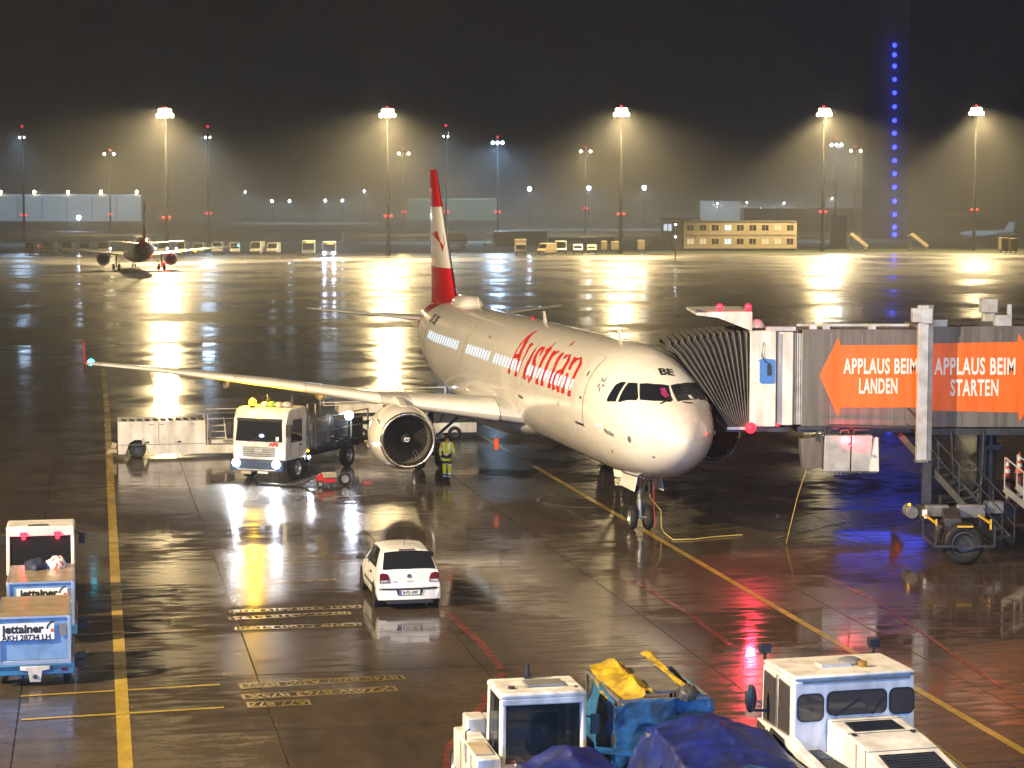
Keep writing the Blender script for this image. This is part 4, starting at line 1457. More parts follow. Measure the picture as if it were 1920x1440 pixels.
for y in (-.84, .84):
    MB().box((.20, y, .70), (.06, .34, .2)).build('lamp_housing', M['black'], bmp, bevel=.02)
    MB().ball((.22, y, .70), .15, 14, 8, -1, (.5, 1.1, 1)).build('headlamp', M['lens_white'], bmp)
    light('headlamp_light', 'SPOT', (.32, y, .70), 900, (.82, .90, 1), TR, aim=(9, y * 1.1, .05), angle=105, blend=.7, radius=.1)
MB().box((.22, 0, .47), (.03, 1.6, .04)).build('bumper_bar', M['lgrey'], bmp)
MB().box((.22, -.42, .36), (.03, .42, .12)).build('number_plate', M['cream'], bmp)
MB().box((.22, .28, .38), (.03, .42, .07)).build('plate_light_bar', M['letter'], bmp)
for y, s in ((-1.2, -1), (1.2, 1)):
    m = MB()
    m.box((.0, y + s * .06, 1.95), (.1, .22, .46))
    m.bar((-.2, s * 1.1, 2.3), (0, y, 2.2), .03)
    m.build('wing_mirror', M['black'], TR, bevel=.03)
# roof: beacon and stowed couplings
MB().cyl((-.55, -.55, 2.73), (-.55, -.55, 2.79), .10, n=12).build('beacon_base', M['dark'], tc)
MB().ball((-.55, -.55, 2.90), .15, 12, 8).build('amber_beacon', M['lens_amber'], tc)
light('amber_beacon_light', 'POINT', (-.50, -.55, 3.10), 600, (1, .56, .02), TR, radius=.10)
grn = paint('hose_green', (.16, .36, .05), .5, var=.2)
for x, y, r in ((-.75, -.1, .17), (-.8, .15, .19), (-.75, .5, .18), (-.8, .78, .2)):
    MB().ball((x, y, 2.83), r, 12, 6, -1, (1, 1, .6)).build('roof_buoy', grn if int(y * 100) % 2 else M['lgrey'], tc, smooth=60)
m = MB()
for x, y, h in ((-.7, .0, .5), (-1.3, .7, .42), (-1.2, -.2, .35), (-.9, .95, .38)): m.cyl((x, y, 2.7), (x, y, 2.7 + h), .012, n=6)
m.build('aerials', M['dark'], tc)
# chassis, wheels, tank gear
m = MB()
m.bar((-.4, -.45, .78), (-7.4, -.45, .78), .12, .26)
m.bar((-.4, .45, .78), (-7.4, .45, .78), .12, .26)
m.box((-4.6, 0, .98), (5.6, 2.1, .12))
ch = m.build('chassis', M['dark'], TR)
for x in (-1.05, -5.4):
    for s in (-1, 1):
        wheel(TR, (x, s * .96, .46), .46, .30, 'y')
for s in (-1, 1):
    m = MB()
    m.loft([[Vector((-1.05 + .62 * math.cos(a), s * (.74 + .36 * k), .50 + .58 * math.sin(a))) for a in [PI * j / 10 for j in range(11)]] + [Vector((-1.05 + .54 * math.cos(a), s * (.74 + .36 * k), .50 + .50 * math.sin(a))) for a in [PI * (10 - j) / 10 for j in range(11)]] for k in (0, 1)])
    m.build('mudguard', M['dark'], TR, smooth=40)
m = MB()
m.box((-3.0, .65, 1.55), (1.3, .7, 1.0))
m.box((-2.6, -.5, 1.75), (.8, 1.0, 1.4))
m.build('pump_cabinet', M['grey'], TR, bevel=.04)
m = MB()
m.lathe([(-.40, .48), (-.36, .56), (-.32, .36), (.32, .36), (.36, .56), (.40, .48)], (-4.6, .2, 1.62), 'y', 20, True)
m.build('hose_reel', M['black'], TR, smooth=40)
for x, z in ((-2.1, 2.2), (-2.25, 1.85), (-2.0, 1.55)):
    MB().cyl((x, -.2, z), (x, 1.0, z), .14, n=14).build('pipe', M['lgrey'], TR, smooth=40)
m = MB()
for x in (-1.9, -2.55, -3.6, -5.6, -7.1):
    m.bar((x, 1.06, 1.0), (x, 1.06, 2.75 if x > -3 else 2.15), .05)
for z in (1.6, 2.15): m.bar((-1.9, 1.06, z), (-7.1, 1.06, z), .04)
m.bar((-1.9, 1.06, 2.75), (-2.55, 1.06, 2.75), .04)
m.bar((-7.1, -1.06, 1.0), (-7.1, -1.06, 2.6), .05)
m.bar((-7.1, -1.06, 2.6), (-7.1, 1.06, 2.6), .05)
m.build('platform_rail', M['grey'], TR)
m = MB()
m.box((-6.2, .2, 1.45), (1.4, 1.5, .8))
m.build('rear_cabinet', M['dark'], TR, bevel=.03)
m = MB()
for k in range(6): m.box((-3.4 - k * .42, 1.02, 1.12 + .12 * math.sin(k * 2.1)), (.3, .25, .2 + .1 * math.sin(k * 1.3)))
m.build('side_lockers', M['dark'], TR, bevel=.03)
m = MB().ball((-5.2, 1.16, 2.05), .17, 12, 8)
m.build('work_lamp', M['lens_white'], TR)
light('work_lamp_light', 'SPOT', (-5.2, 1.3, 2.05), 330, (.68, .76, 1), TR, aim=(-2.6, 4.2, .2), angle=115, blend=.6, radius=.1)
MB().ball((-1.75, 1.14, 1.02), .05, 8, 5).build('side_marker', M['lens_amber'], TR)
MB().ball((-1.78, 1.16, .78), .065, 8, 5, -1, (1.4, .6, 1)).build('step_lamp', M['lens_white'], TR)
light('step_lamp_light', 'SPOT', (-1.8, 1.25, .78), 110, (.85, .9, 1), TR, aim=(-1.2, 2.2, 0), angle=110, blend=.6, radius=.05)
MB().box((-7.45, .85, .95), (.05, .3, .14)).build('tail_lamp', M['lens_red_soft'], TR)

# hydrant cart on the ground behind the truck
hc = thing('hydrant_coupler_cart', 'small red hydrant hose cart with black wheel on the ground beside the truck', 'hose cart', at(612, 912)[:], R(20))
MB().box((0, 0, .22), (.7, .4, .14)).build('frame', M['redp'], hc, bevel=.03)
MB().box((.1, 0, .42), (.5, .34, .18)).build('label_plate', M['cream'], hc, bevel=.02)
MB().cyl((-.2, -.12, .32), (-.2, .12, .32), .16, n=14).build('coupler', M['redp'], hc)
wheel(hc, (.72, .1, .24), .24, .2, 'y')
wheel(hc, (-.3, -.24, .13), .13, .08, 'y')
MB().tube([(-.2, 0, .45), (-.5, .2, .3), (-.9, .3, .06), (-1.6, .5, .05), (-2.2, 1.2, .06)], .05, 7).build('hose', M['black'], hc, smooth=60)

# ------------------------------------------------------------------ white cargo loaders
def rail(m, pts, h, mids=(.5,), t=.035):
    for a, b in zip(pts, pts[1:]):
        for k in (*mids, 1): m.bar(Vector(a) + Vector((0, 0, h * k)), Vector(b) + Vector((0, 0, h * k)), t)
    for a in pts: m.bar(a, Vector(a) + Vector((0, 0, h)), t)


LD = thing('cargo_loader', 'long white cargo loader with side cabinets standing behind the truck', 'cargo loader', at(222, 861)[:], G_ANG - PI / 2)
m = MB()
m.prism([(0, .18), (.28, .18), (.44, .62), (.66, .76), (.92, .76), (1.12, .62), (1.26, .18), (7.6, .10), (7.6, .48), (3.52, .50), (3.52, 1.52), (0, 1.52)], 0, 2.0)
lb = m.build('body', M['white'], LD, bevel=.02)
m = MB()
m.box((3.38, 1.0, .95), (.34, 1.9, .82))
m.build('side_cabinet', M['lgrey'], LD, bevel=.02)
for x in (1.63,): MB().box((x, -.004, 1.02), (.025, .012, .95)).build('panel_seam', M['grey'], lb)
MB().box((1.75, -.004, .57), (3.4, .012, .025)).build('panel_seam', M['grey'], lb)
for x in (1.0, 2.28):
    MB().box((x, -.01, .72), (.09, .02, .24)).build('latch', M['lgrey'], lb)
    MB().box((x + .17, -.01, .66), (.14, .02, .07)).build('handle', M['black'], lb)
for x, z in ((1.35, 1.38), (1.75, 1.38), (3.0, 1.38)): MB().box((x, -.01, z), (.18, .02, .03)).build('hinge', M['grey'], lb)
for x in (.77, 5.2):
    for y in (.25, 1.75): wheel(LD, (x, y, .34), .34, .28, 'y', M['dark'])
m = MB()
for k in range(11): m.box((.25 + k * .31, .12, 1.57), (.2, .16, .09), (0, R(12), 0))
m.build('roller_chain', M['dark'], LD)
m = MB()
rail(m, [(1.9, .1, 1.5), (3.45, .1, 1.5)], .28, ())
m.build('railing', M['lgrey'], LD)
m = MB()
rail(m, [(3.6, .1, .5), (5.0, .1, .5), (6.4, .1, .5), (7.5, .1, .5)], 1.30, (.82,))
m.build('railing', M['lgrey'], LD)
m = MB()
rail(m, [(3.6, 1.9, .5), (5.0, 1.9, .5), (6.4, 1.9, .5)], 1.30, (.5,))
m.build('railing', M['lgrey'], LD)
m = MB()
for z in (.75, 1.0, 1.25): m.bar((3.75, .5, z), (4.4, .5, z), .03)
for x in (3.75, 4.4): m.bar((x, .5, .5), (x - .12, .5, 1.6), .04)
m.build('ladder', M['white'], LD)
m = MB()
m.box((4.5, .35, .62), (1.5, .5, .14))
m.box((5.0, 1.0, .9), (.5, .5, .5))
m.build('step_box', M['white'], LD)
sign_text('TREPEL', .14, M['inkblack'], LD, (4.45, .085, .62), (1, 0, 0), (0, 0, 1), 'maker_lettering', .005)
m = MB()
m.box((-.22, .5, .30), (.35, .5, .16))
m.box((-.16, .45, .52), (.2, .35, .22), (0, R(20), 0))
m.box((-.30, .9, .18), (.3, .2, .12))
m.build('tow_coupling', M['cream'], LD, bevel=.02)

LD2 = thing('belt_loader', 'white loader with railed platform raised behind the near engine', 'cargo loader', (at(640, 829) + Vector((0, 0, 0)))[:], G_ANG - PI / 2)
m = MB()
m.box((3.0, .8, .52), (6.0, 1.5, .44))
m.box((3.0, .8, 1.42), (6.2, 1.5, .34))
l2 = m.build('body', M['white'], LD2, bevel=.02)
m = MB()
for x in (.4, 2.0, 4.2, 5.8):
    m.bar((x, .1, .7), (x + .3, .1, 1.3), .07)
m.box((3.2, .8, .95), (4.8, 1.2, .5))
m.build('scissor_lift', M['dark'], LD2)
m = MB()
m.box((2.2, -.02, 1.02), (2.6, .04, .16))
m.build('side_box', M['white'], LD2)
m = MB()
rail(m, [(-.75, .15, 1.60), (1.0, .15, 1.62), (2.8, .15, 1.66), (4.6, .15, 1.7)], .62, (.0,))
m.build('railing', M['white'], LD2)
m = MB()
rail(m, [(-.75, 1.5, 1.60), (1.0, 1.5, 1.62), (2.8, 1.5, 1.66)], .62, (.0,))
m.build('railing', M['white'], LD2)
MB().cyl((-.82, .1, 2.16), (-.82, .2, 2.16), .09, n=12).build('lamp_head', M['lgrey'], LD2)
for x in (.9, 5.0):
    for y in (.1, 1.5): wheel(LD2, (x, y, .3), .3, .22, 'y', M['dark'])
light('loader_deck_lamp', 'SPOT', (4.4, -.6, 2.0), 90, (.35, .70, 1), LD2, aim=(5.4, -1.0, 0), angle=100, blend=.8, radius=.1)
MB().ball((4.4, -.42, 2.0), .05, 8, 5).build('deck_lamp', M['lens_cool'], LD2)
# ------------------------------------------------------------------ left: tug and two container dollies in a train, heading away
def px_point(x, D): return (x - 960) * D / FPX


def container(label, name, loc):
    u = thing(name, label, 'air cargo container', loc, G_ANG, 'aluminium baggage containers on dollies')
    L, Wd, H = 2.44, 1.53, 1.02
    m = MB()
    m.box((L / 2, 0, .045), (L, Wd, .09))
    m.build('base', M['alu'], u, bevel=.01)
    m = MB()
    m.box((L / 2, 0, .09 + (H - .09) / 2), (L - .06, Wd - .06, H - .09))
    m.build('shell', M['blue_uld'], u, bevel=.012)
    m = MB()
    for y in (-1, 1):
        for x in (.02, L - .02): m.box((x, y * (Wd / 2 - .03), H / 2), (.07, .07, H))
        m.box((L / 2, y * (Wd / 2 - .025), H), (L, .06, .05))
    for x in (.02, L - .02): m.box((x, 0, H), (.06, Wd, .05))
    m.build('edge_profile', M['alu'], u, bevel=.006)
    MB().box((L / 2, 0, H + .012), (L - .1, Wd - .1, .02)).build('top_sheet', paint('scuffed_aluminium_top', (.26, .20, .13), .22, var=.2, scale=2), u)
    return u


dolly_defs = [(px_point(52, 44.9), 44.9), (px_point(66, 49.1), 49.1)]


def dolly(label, loc):
    d = thing('container_dolly', label, 'dolly', loc, G_ANG, 'container dollies behind the tug')
    m = MB()
    m.box((1.22, 0, .40), (2.5, 1.62, .12))
    m.box((0.02, 0, .36), (.10, 1.66, .22))
    m.build('deck', paint('dolly_blue', (.03, .14, .30), .45, var=.2, dirt=.2), d, bevel=.015)
    m = MB()
    for y in (-.8, .8):
        m.bar((.05, y, .50), (2.4, y, .50), .05, .14)
    m.build('side_guide', M['grey'], d)
    for x in (.45, 2.0):
        for y in (-.66, .66): wheel(d, (x, y, .17), .17, .14, 'y')
    m = MB()
    m.prism([(-.32, .44), (.30, .44), (.30, .36), (.14, .34), (.10, .10), (-.12, .10), (-.16, .34), (-.32, .36)], -.06, 0, 'x')
    m.build('tow_hook_plate', M['white_worn'], d, bevel=.01)
    MB().cyl((-.08, -.01, .22), (.0, -.01, .22), .05, n=10).build('tow_eye', M['dark'], d)
    m = MB()
    m.bar((2.4, 0, .36), (3.7, 0, .42), .08)
    m.build('drawbar', M['dark'], d)
    MB().box((-.03, -.62, .36), (.02, .12, .06)).build('reflector', M['taillens'], d)
    m = MB()
    m.box((.6, -.98, .52), (.34, .26, .10))
    m.box((.6, -.94, .36), (.28, .2, .18))
    m.build('brake_lever_box', M['dark'], d, bevel=.02)
    return d


lb_d = ('blue container dolly nearest the camera at the left edge, carrying the numbered container', 'blue container dolly hitched directly behind the white tug')
lb_c = ('blue-grey aluminium cargo container with a number under its name board, nearest at the left edge', 'blue-grey aluminium cargo container between the tug and the numbered container')
for k, (x, D) in enumerate(dolly_defs):
    if k == 0:
        d0 = dolly(lb_d[0], (x, D, 0))
    else:
        dup(d0, None, (x, D, 0), G_ANG, lb_d[1])
    u = container(lb_c[k], 'cargo_container', (x, D, .47))
    bd_ = MB().box((-.008, -.03 if k else .16, .72), (.014, 1.16 if not k else 1.16, .34 if k else .36)).build('name_board', M['letter'], u)
    sign_text('jettainer', .25, M['inkblack'], bd_, (-.018, .04 if k else .23, .77), (0, -1, 0), (0, 0, 1), 'board_lettering', .012, 1.0)
    m = MB()
    for i in range(8):
        a0, a1 = R(95 + i * 10), R(95 + (i + 1) * 10)
        yy, zz = (-.40 if k else -.24), .80
        m.poly([Vector((-.019, yy - .20 - r * math.cos(a) * .9, zz - .05 + r * math.sin(a) * .9)) for r, a in ((.17, a0), (.17, a1), (.21, a1), (.21, a0))])
    m.build('board_swoosh', M['inkblack'], bd_)
    MB().box((-.017, -.55 if k else -.38, .73), (.004, .06, .07)).build('board_mark', M['cone'], bd_)
    if k == 0:
        sign_text('AKH 28734 LH', .17, M['navy'], bd_, (-.018, .16, .585), (0, -1, 0), (0, 0, 1), 'board_lettering', .006, .95)
    MB().box((-.006, -.635 if k else -.60, .74), (.01, .16, .26)).build('info_plate', M['grey'], u)

TG = thing('baggage_tug', 'white baggage tug at the left edge seen from behind with red lamps lit', 'tug', (px_point(67, 53.4), 53.4, 0), G_ANG)
cabm = MB()
for y in (-.80, .80):
    cabm.bar((.02, y, .95), (.30, y, 2.0), .09)
    MB().bar((1.55, y, .95), (1.40, y, 2.0), .09).build('front_post', M['white'], TG)
cabm.bar((.02, -.84, .98), (.02, .84, .98), .10)
cabm.bar((.28, -.84, 1.98), (.28, .84, 1.98), .12, .2)
tcab = cabm.build('cab_frame', M['white'], TG, bevel=.02)
m = MB().box((.84, 0, 2.07), (1.22, 1.70, .12))
rf = m.build('roof', M['white'], TG, bevel=.05)
MB().box((.40, .05, 2.135), (.16, .50, .03)).build('roof_vent', M['dark'], rf)
m = MB().add([(.045, -.76, 1.02), (.045, .76, 1.02), (.27, .76, 1.92), (.27, -.76, 1.92), (.055, -.76, 1.02), (.055, .76, 1.02), (.28, .76, 1.92), (.28, -.76, 1.92)],
             [(0, 1, 2, 3), (7, 6, 5, 4), (0, 4, 5, 1), (1, 5, 6, 2), (2, 6, 7, 3), (3, 7, 4, 0)])
m.build('rear_window', M['glass'], tcab)
for y in (-.82, .82):
    m = MB().add([(.15, y, 1.0), (1.5, y, 1.0), (1.38, y, 1.95), (.36, y, 1.95)], [(0, 1, 2, 3)])
    m.build('side_window', M['cabglass'], tcab)
for y in (-.42, .42):
    MB().box((.20, y, 1.945), (.06, .17, .085)).build('red_lamp', M['lens_red'], rf, bevel=.01)
    light('red_lamp_light', 'POINT', (.10, y, 1.90), 9, (1, .03, .06), TG, radius=.06)
m = MB()
m.box((1.3, 0, .62), (3.0, 1.64, .56))
m.box((2.4, 0, 1.0), (1.0, 1.5, .3))
m.build('body', M['white_worn'], TG, bevel=.04)
MB().box((-.45, 0, .86), (.95, 1.66, .10)).build('rear_deck', paint('worn_deck', (.28, .24, .19), .35, var=.25, dirt=.2), TG, bevel=.01)
MB().box((-.45, 0, .56), (.9, 1.6, .5)).build('rear_body', M['white_worn'], TG, bevel=.02)
MB().box((-.02, .72, .93), (.04, .10, .035)).build('deck_lamp', M['letter'], TG)
for x in (.0, 2.1):
    for y in (-.70, .70): wheel(TG, (x, y, .30), .30, .24, 'y')
for y in (-1.02, 1.02):
    m = MB()
    m.bar((1.45, y * .8, 1.8), (1.5, y, 1.72), .03)
    m.box((1.5, y, 1.60), (.05, .16, .26))
    m.build('wing_mirror', M['black'], TG, bevel=.02)
m = MB()
m.bar((1.0, .1, .9), (1.0, .1, 1.35), .45, .12)
m.build('seat', M['black'], tcab, bevel=.04)


def bundle(name, label, loc, mats, sc, seed):
    random.seed(seed)
    t = bpy.data.meshes.new(name)
    bm = bmesh.new()
    bmesh.ops.create_icosphere(bm, subdivisions=3, radius=.5)
    for v in bm.verts:
        n = v.co.normalized()
        k = 1 + .13 * math.sin(7 * n.x + seed) * math.cos(5 * n.y + 2) + .09 * math.sin(13 * n.y + 9 * n.z + seed) + .05 * math.sin(23 * n.x + 17 * n.z)
        v.co = Vector((v.co.x * sc[0] * k, v.co.y * sc[1] * k, max(-.15, v.co.z) * sc[2] * k))
    bm.to_mesh(t)
    bm.free()
    for f in t.polygons: f.use_smooth = True
    for mm in mats: t.materials.append(mm)
    if len(mats) > 1:
        for f in t.polygons: f.material_index = 1 if math.sin(f.center.x * 30) * math.cos(f.center.y * 26 + 1) > .35 else 0
    o = bpy.data.objects.new(name, t)
    COL.objects.link(o)
    o.location = loc
    return tag(o, label, 'jacket')


p = Vector((dolly_defs[1][0], dolly_defs[1][1], 1.52))
bundle('folded_jacket', 'dark blue jacket bundled on top of the container behind the tug', p + GV * 1.95 + GU * -.14, [M['navy']], (.55, .78, .46), 3)
bundle('folded_jacket', 'white and orange hi-vis jacket bundled beside the dark blue jacket', p + GV * 2.0 + GU * .34 + Vector((0, 0, .02)), [M['letter'], M['cone']], (.46, .56, .50), 8)

# ------------------------------------------------------------------ bottom centre: white baggage tractor with covered carts
BT = thing('baggage_tractor', 'white baggage tractor with a square grey roof hatch at the bottom of the picture', 'tractor', (.52, 35.3, 0), G_ANG)
m = MB()
for y in (-.68, .68):
    m.bar((0, y * 1.03, .75), (.02, y, 1.98), .10)
    MB().bar((1.15, y * 1.03, .75), (1.08, y, 1.98), .09).build('front_post', M['white_worn'], BT)
m.bar((.01, -.72, 1.94), (.01, .72, 1.94), .12, .12)
cf = m.build('cab_frame', M['white_worn'], BT, bevel=.025)
rf = MB().box((.55, 0, 2.03), (1.2, 1.50, .13)).build('roof', M['white_worn'], BT, bevel=.05)
MB().box((.52, -.12, 2.12), (.42, .66, .05)).build('roof_hatch', M['grey'], rf, bevel=.015)
MB().cyl((.30, .48, 2.09), (.30, .48, 2.13), .06, n=12).build('roof_stud', M['dark'], rf)
MB().cyl((.22, -.62, 2.09), (.22, -.62, 2.12), .03, n=10).build('roof_stud', M['dark'], rf)
m = MB()
m.cyl((1.05, .05, 2.09), (1.05, .05, 2.35), .05, .03, 10)
m.box((1.05, .05, 2.12), (.16, .12, .06))
m.build('aerial', M['black'], rf)
m = MB().box((.0, 0, 1.36), (.02, 1.28, 1.12))
m.build('rear_window', M['cabglass'], cf)
for y in (-.70, .70): MB().box((.57, y, 1.38), (1.0, .015, 1.08)).build('side_window', M['cabglass'], cf)
MB().box((1.12, 0, 1.40), (.02, 1.28, 1.05)).build('windscreen', M['cabglass'], cf)
m = MB()
m.box((.55, -.1, 1.0), (.5, .5, .2))
m.box((.35, -.1, 1.35), (.14, .48, .62), (0, R(-8), 0))
m.build('driver_seat', M['black'], cf, bevel=.06)
m = MB()
m.box((1.0, 0, .58), (3.1, 1.5, .62))
m.box((2.0, 0, 1.0), (1.1, 1.3, .34))
m.build('body', M['white_worn'], BT, bevel=.05)
m = MB()
m.box((.85, .98, .72), (2.3, .42, .70))
m.box((1.75, .86, 1.12), (.5, .34, .40))
sb = m.build('side_pannier', M['white_worn'], BT, bevel=.03)
m = MB()
m.tube([(1.0, 1.14, 1.07), (1.0, 1.14, 1.22), (1.0, 1.06, 1.26)], .015, 5)
m.build('grab_rail', M['black'], sb)
MB().box((.72, 1.21, .92), (.16, .02, .3)).build('side_plate', M['lgrey'], sb)
MB().box((.3, 1.02, 1.09), (.8, .30, .03)).build('step_plate', M['cream'], sb)
for x in (.1, 2.2):
    for y in (-.72, 1.06): wheel(BT, (x, y, .34), .34, .24, 'y')
MB().box((-.25, 0, .5), (.5, .2, .12)).build('tow_hitch', M['dark'], BT)
for y in (-.95,):
    m = MB()
    m.box((.2, y, 1.45), (.06, .16, .34))
    m.bar((.3, -.72, 1.6), (.2, y, 1.55), .03)
    m.build('wing_mirror', M['black'], BT, bevel=.02)


from mathutils import noise as mnoise


def tarp_mesh(name, rows, mat, parent, seed, wr=.05, nx=44, ny=36):
    """cloth from a grid of control points, with creases"""
    random.seed(seed)
    nr, nc = len(rows), len(rows[0])

    def cp(i, j): return Vector(rows[min(max(i, 0), nr - 1)][min(max(j, 0), nc - 1)])
    g = []
    ph = [random.uniform(0, 6) for _ in range(6)]
    for a in range(nx + 1):
        u = a / nx * (nr - 1)
        i = min(int(u), nr - 2)
        for b in range(ny + 1):
            v = b / ny * (nc - 1)
            j = min(int(v), nc - 2)
            s, t = u - i, v - j
            s2, t2 = s * s * (3 - 2 * s) * .5 + s * .5, t * t * (3 - 2 * t) * .5 + t * .5
            p = (cp(i, j) * (1 - s2) + cp(i + 1, j) * s2) * (1 - t2) + (cp(i, j + 1) * (1 - s2) + cp(i + 1, j + 1) * s2) * t2
            w_ = wr * (math.sin(u * 5.1 + v * 2.3 + ph[0]) + .7 * math.sin(u * 3.3 - v * 6.7 + ph[1]) + .5 * abs(math.sin(u * 8 + v * 9 + ph[2])) + .35 * math.sin(u * 15 - v * 3 + ph[3]))
            q_ = p * 2.6 + Vector((seed, 0, 0))
            w_ += wr * 1.5 * (abs(mnoise.noise(q_)) * 1.6 - .4) + wr * .8 * (abs(mnoise.noise(q_ * 2.3)) - .25)
            g.append(p + Vector((w_ * .3, w_ * .3, w_ * .6)))
    m = MB()
    k = ny + 1
    m.add(g, [(a * k + b, (a + 1) * k + b, (a + 1) * k + b + 1, a * k + b + 1) for a in range(nx) for b in range(ny)])
    o = m.build(name, mat, parent, smooth=70)
    so = o.modifiers.new('thickness', 'SOLIDIFY')
    so.thickness = .012
    return o


def cart(label, loc, L=2.6, Wd=1.5, H=1.7, rot=None, deckmat=None):
    c = thing('baggage_cart', label, 'baggage cart', loc, G_ANG if rot is None else rot, 'covered baggage carts at the bottom edge')
    m = MB()
    m.box((0, 0, .45), (L, Wd, .10))
    m.build('deck', M['grey'], c, bevel=.01)
    m = MB()
    for x in (-1, 1):
        for y in (-1, 1): m.bar((x * (L / 2 - .03), y * (Wd / 2 - .03), .45), (x * (L / 2 - .03), y * (Wd / 2 - .03), H), .05)
        m.bar((x * (L / 2 - .03), -Wd / 2, H), (x * (L / 2 - .03), Wd / 2, H), .05)
    for y in (-1, 1): m.bar((-L / 2, y * (Wd / 2 - .03), H), (L / 2, y * (Wd / 2 - .03), H), .05)
    m.build('cage_frame', M['grey'], c)
    for x in (-.8, .8):
        for y in (-.6, .6): wheel(c, (x * L / 2.6, y, .2), .2, .15, 'y')
    m = MB().bar((-L / 2, 0, .4), (-L / 2 - .8, 0, .35), .07)
    m.build('drawbar', M['dark'], c)
    return c


# cart A: light blue side curtains, grey roof board between two yellow canvas flaps
H = 1.86
CA = cart('baggage cart with light blue curtains, grey roof and yellow canvas flaps', (2.36, 36.9, 0), 2.9, 1.62, H)
CA.scale = (.84, 1, 1)
MB().box((0.1, -.12, H + .05), (2.3, .66, .05)).build('roof_board', M['tunnel'], CA)
tarp_mesh('yellow_flap', [[(1.5, .70, H + .06), (1.5, .30, H + .22), (1.42, .16, H + .10)], [(.6, .82, H - .02), (.6, .34, H + .20), (.6, .14, H + .09)],
                          [(-.5, .88, H - .12), (-.5, .34, H + .19), (-.5, .14, H + .09)], [(-1.3, .70, H - .22), (-1.35, .34, H + .14), (-1.3, .14, H + .08)]], M['ytarp'], CA, 4, .05)
tarp_mesh('yellow_flap', [[(1.62, -.22, H + .28), (1.6, -.42, H + .30), (1.5, -.60, H + .10)], [(1.25, -.40, H + .14), (1.25, -.5, H + .18), (1.25, -.60, H + .06)],
                          [(0, -.44, H + .10), (0, -.5, H + .14), (0, -.60, H + .04)], [(-1.1, -.44, H + .10), (-1.1, -.5, H + .12), (-1.1, -.60, H + .04)]], M['ytarp'], CA, 6, .025)
tarp_mesh('side_curtain', [[(1.48, .60, H), (1.5, .84, 1.3), (1.48, .86, .5)], [(0, .82, H + .0), (0, .90, 1.2), (0, .88, .5)], [(-1.42, .84, H - .04), (-1.5, .92, 1.2), (-1.46, .88, .5)]], M['tarp2'], CA, 9, .06)
tarp_mesh('end_curtain', [[(-1.46, .88, H - .1), (-1.54, .88, 1.2), (-1.48, .88, .5)], [(-1.48, 0, H + .02), (-1.60, 0, 1.2), (-1.5, 0, .5)], [(-1.42, -.84, H), (-1.5, -.84, 1.2), (-1.46, -.84, .5)]], M['tarp2'], CA, 2, .06)
tarp_mesh('side_curtain', [[(1.46, -.80, H), (1.46, -.84, 1.2), (1.46, -.84, .5)], [(0, -.80, H), (0, -.88, 1.2), (0, -.84, .5)], [(-1.46, -.80, H), (-1.46, -.86, 1.2), (-1.46, -.84, .5)]], M['tarp2'], CA, 12, .05)
bundle('canvas_roll', 'dark grey canvas roll at the near right roof corner of the yellow flapped cart', Vector((2.98, 35.75, H + .06)), [M['bellow'], M['dark']], (.34, .42, .40), 5)['category'] = 'canvas roll'
# cart B: covered by a big dark blue tarpaulin
CB = cart('baggage cart fully draped with a large dark blue tarpaulin', (3.50, 34.0, 0), 3.2, 1.9, 1.35)
tarp_mesh('tarpaulin', [[(1.75, 1.25, .6), (1.75, .9, 1.45), (1.7, 0, 1.62), (1.65, -.9, 1.3), (1.7, -1.3, .5)],
                        [(.9, 1.3, .6), (.8, .95, 1.55), (.8, 0, 1.78), (.8, -.95, 1.48), (.9, -1.45, .5)],
                        [(-.2, 1.3, .6), (-.2, .95, 1.5), (-.2, 0, 1.70), (-.2, -.95, 1.38), (-.2, -1.55, .5)],
                        [(-1.0, 1.3, .6), (-1.0, .95, 1.42), (-1.0, 0, 1.52), (-1.0, -.95, 1.28), (-1.0, -1.6, .5)],
                        [(-1.8, 1.3, .5), (-1.75, .95, 1.2), (-1.75, 0, 1.3), (-1.75, -.9, 1.1), (-1.8, -1.4, .5)]], M['tarp'], CB, 21, .055, 70, 60)
m = MB()
m.tube([(-1.8, .9, 1.36), (-1.5, .1, 1.55), (-1.7, -1.0, 1.30)], .045, 7)
m.build('tarp_bow', M['tarp2'], CB, smooth=60)
# cart C: close to the tractor's rear window
CC = cart('low baggage cart under a blue tarpaulin hitched at the white tractor', (1.05, 32.6, 0), 2.4, 1.5, 1.2)
tarp_mesh('tarpaulin', [[(1.3, .95, .5), (1.25, .7, 1.25), (1.2, 0, 1.62), (1.2, -.6, 1.42), (1.3, -.95, .6)],
                        [(.3, .95, .5), (.3, .7, 1.25), (.3, 0, 1.58), (.3, -.7, 1.38), (.3, -.95, .5)],
                        [(-1.2, .95, .5), (-1.2, .7, 1.15), (-1.2, 0, 1.3), (-1.2, -.7, 1.15), (-1.2, -.95, .5)]], M['tarp'], CC, 31, .06, 30, 30)
m = MB()
m.bar((1.25, -.85, .5), (1.25, -.85, 1.42), .06)
m.bar((1.3, -.55, 1.44), (1.1, -1.15, 1.40), .07, .09)
m.build('corner_post', M['tarp2'], CC)

# ------------------------------------------------------------------ bottom right: white aircraft tow tractor (local +X towards the viewer, +Y to the right)
TT = thing('aircraft_tow_tractor', 'large white aircraft tow tractor with a wide low cab at the lower right', 'tow tractor', (5.66, 34.75, 0), G_ANG + PI + R(3))
hw = 1.10


def side_poly(m, y): pass


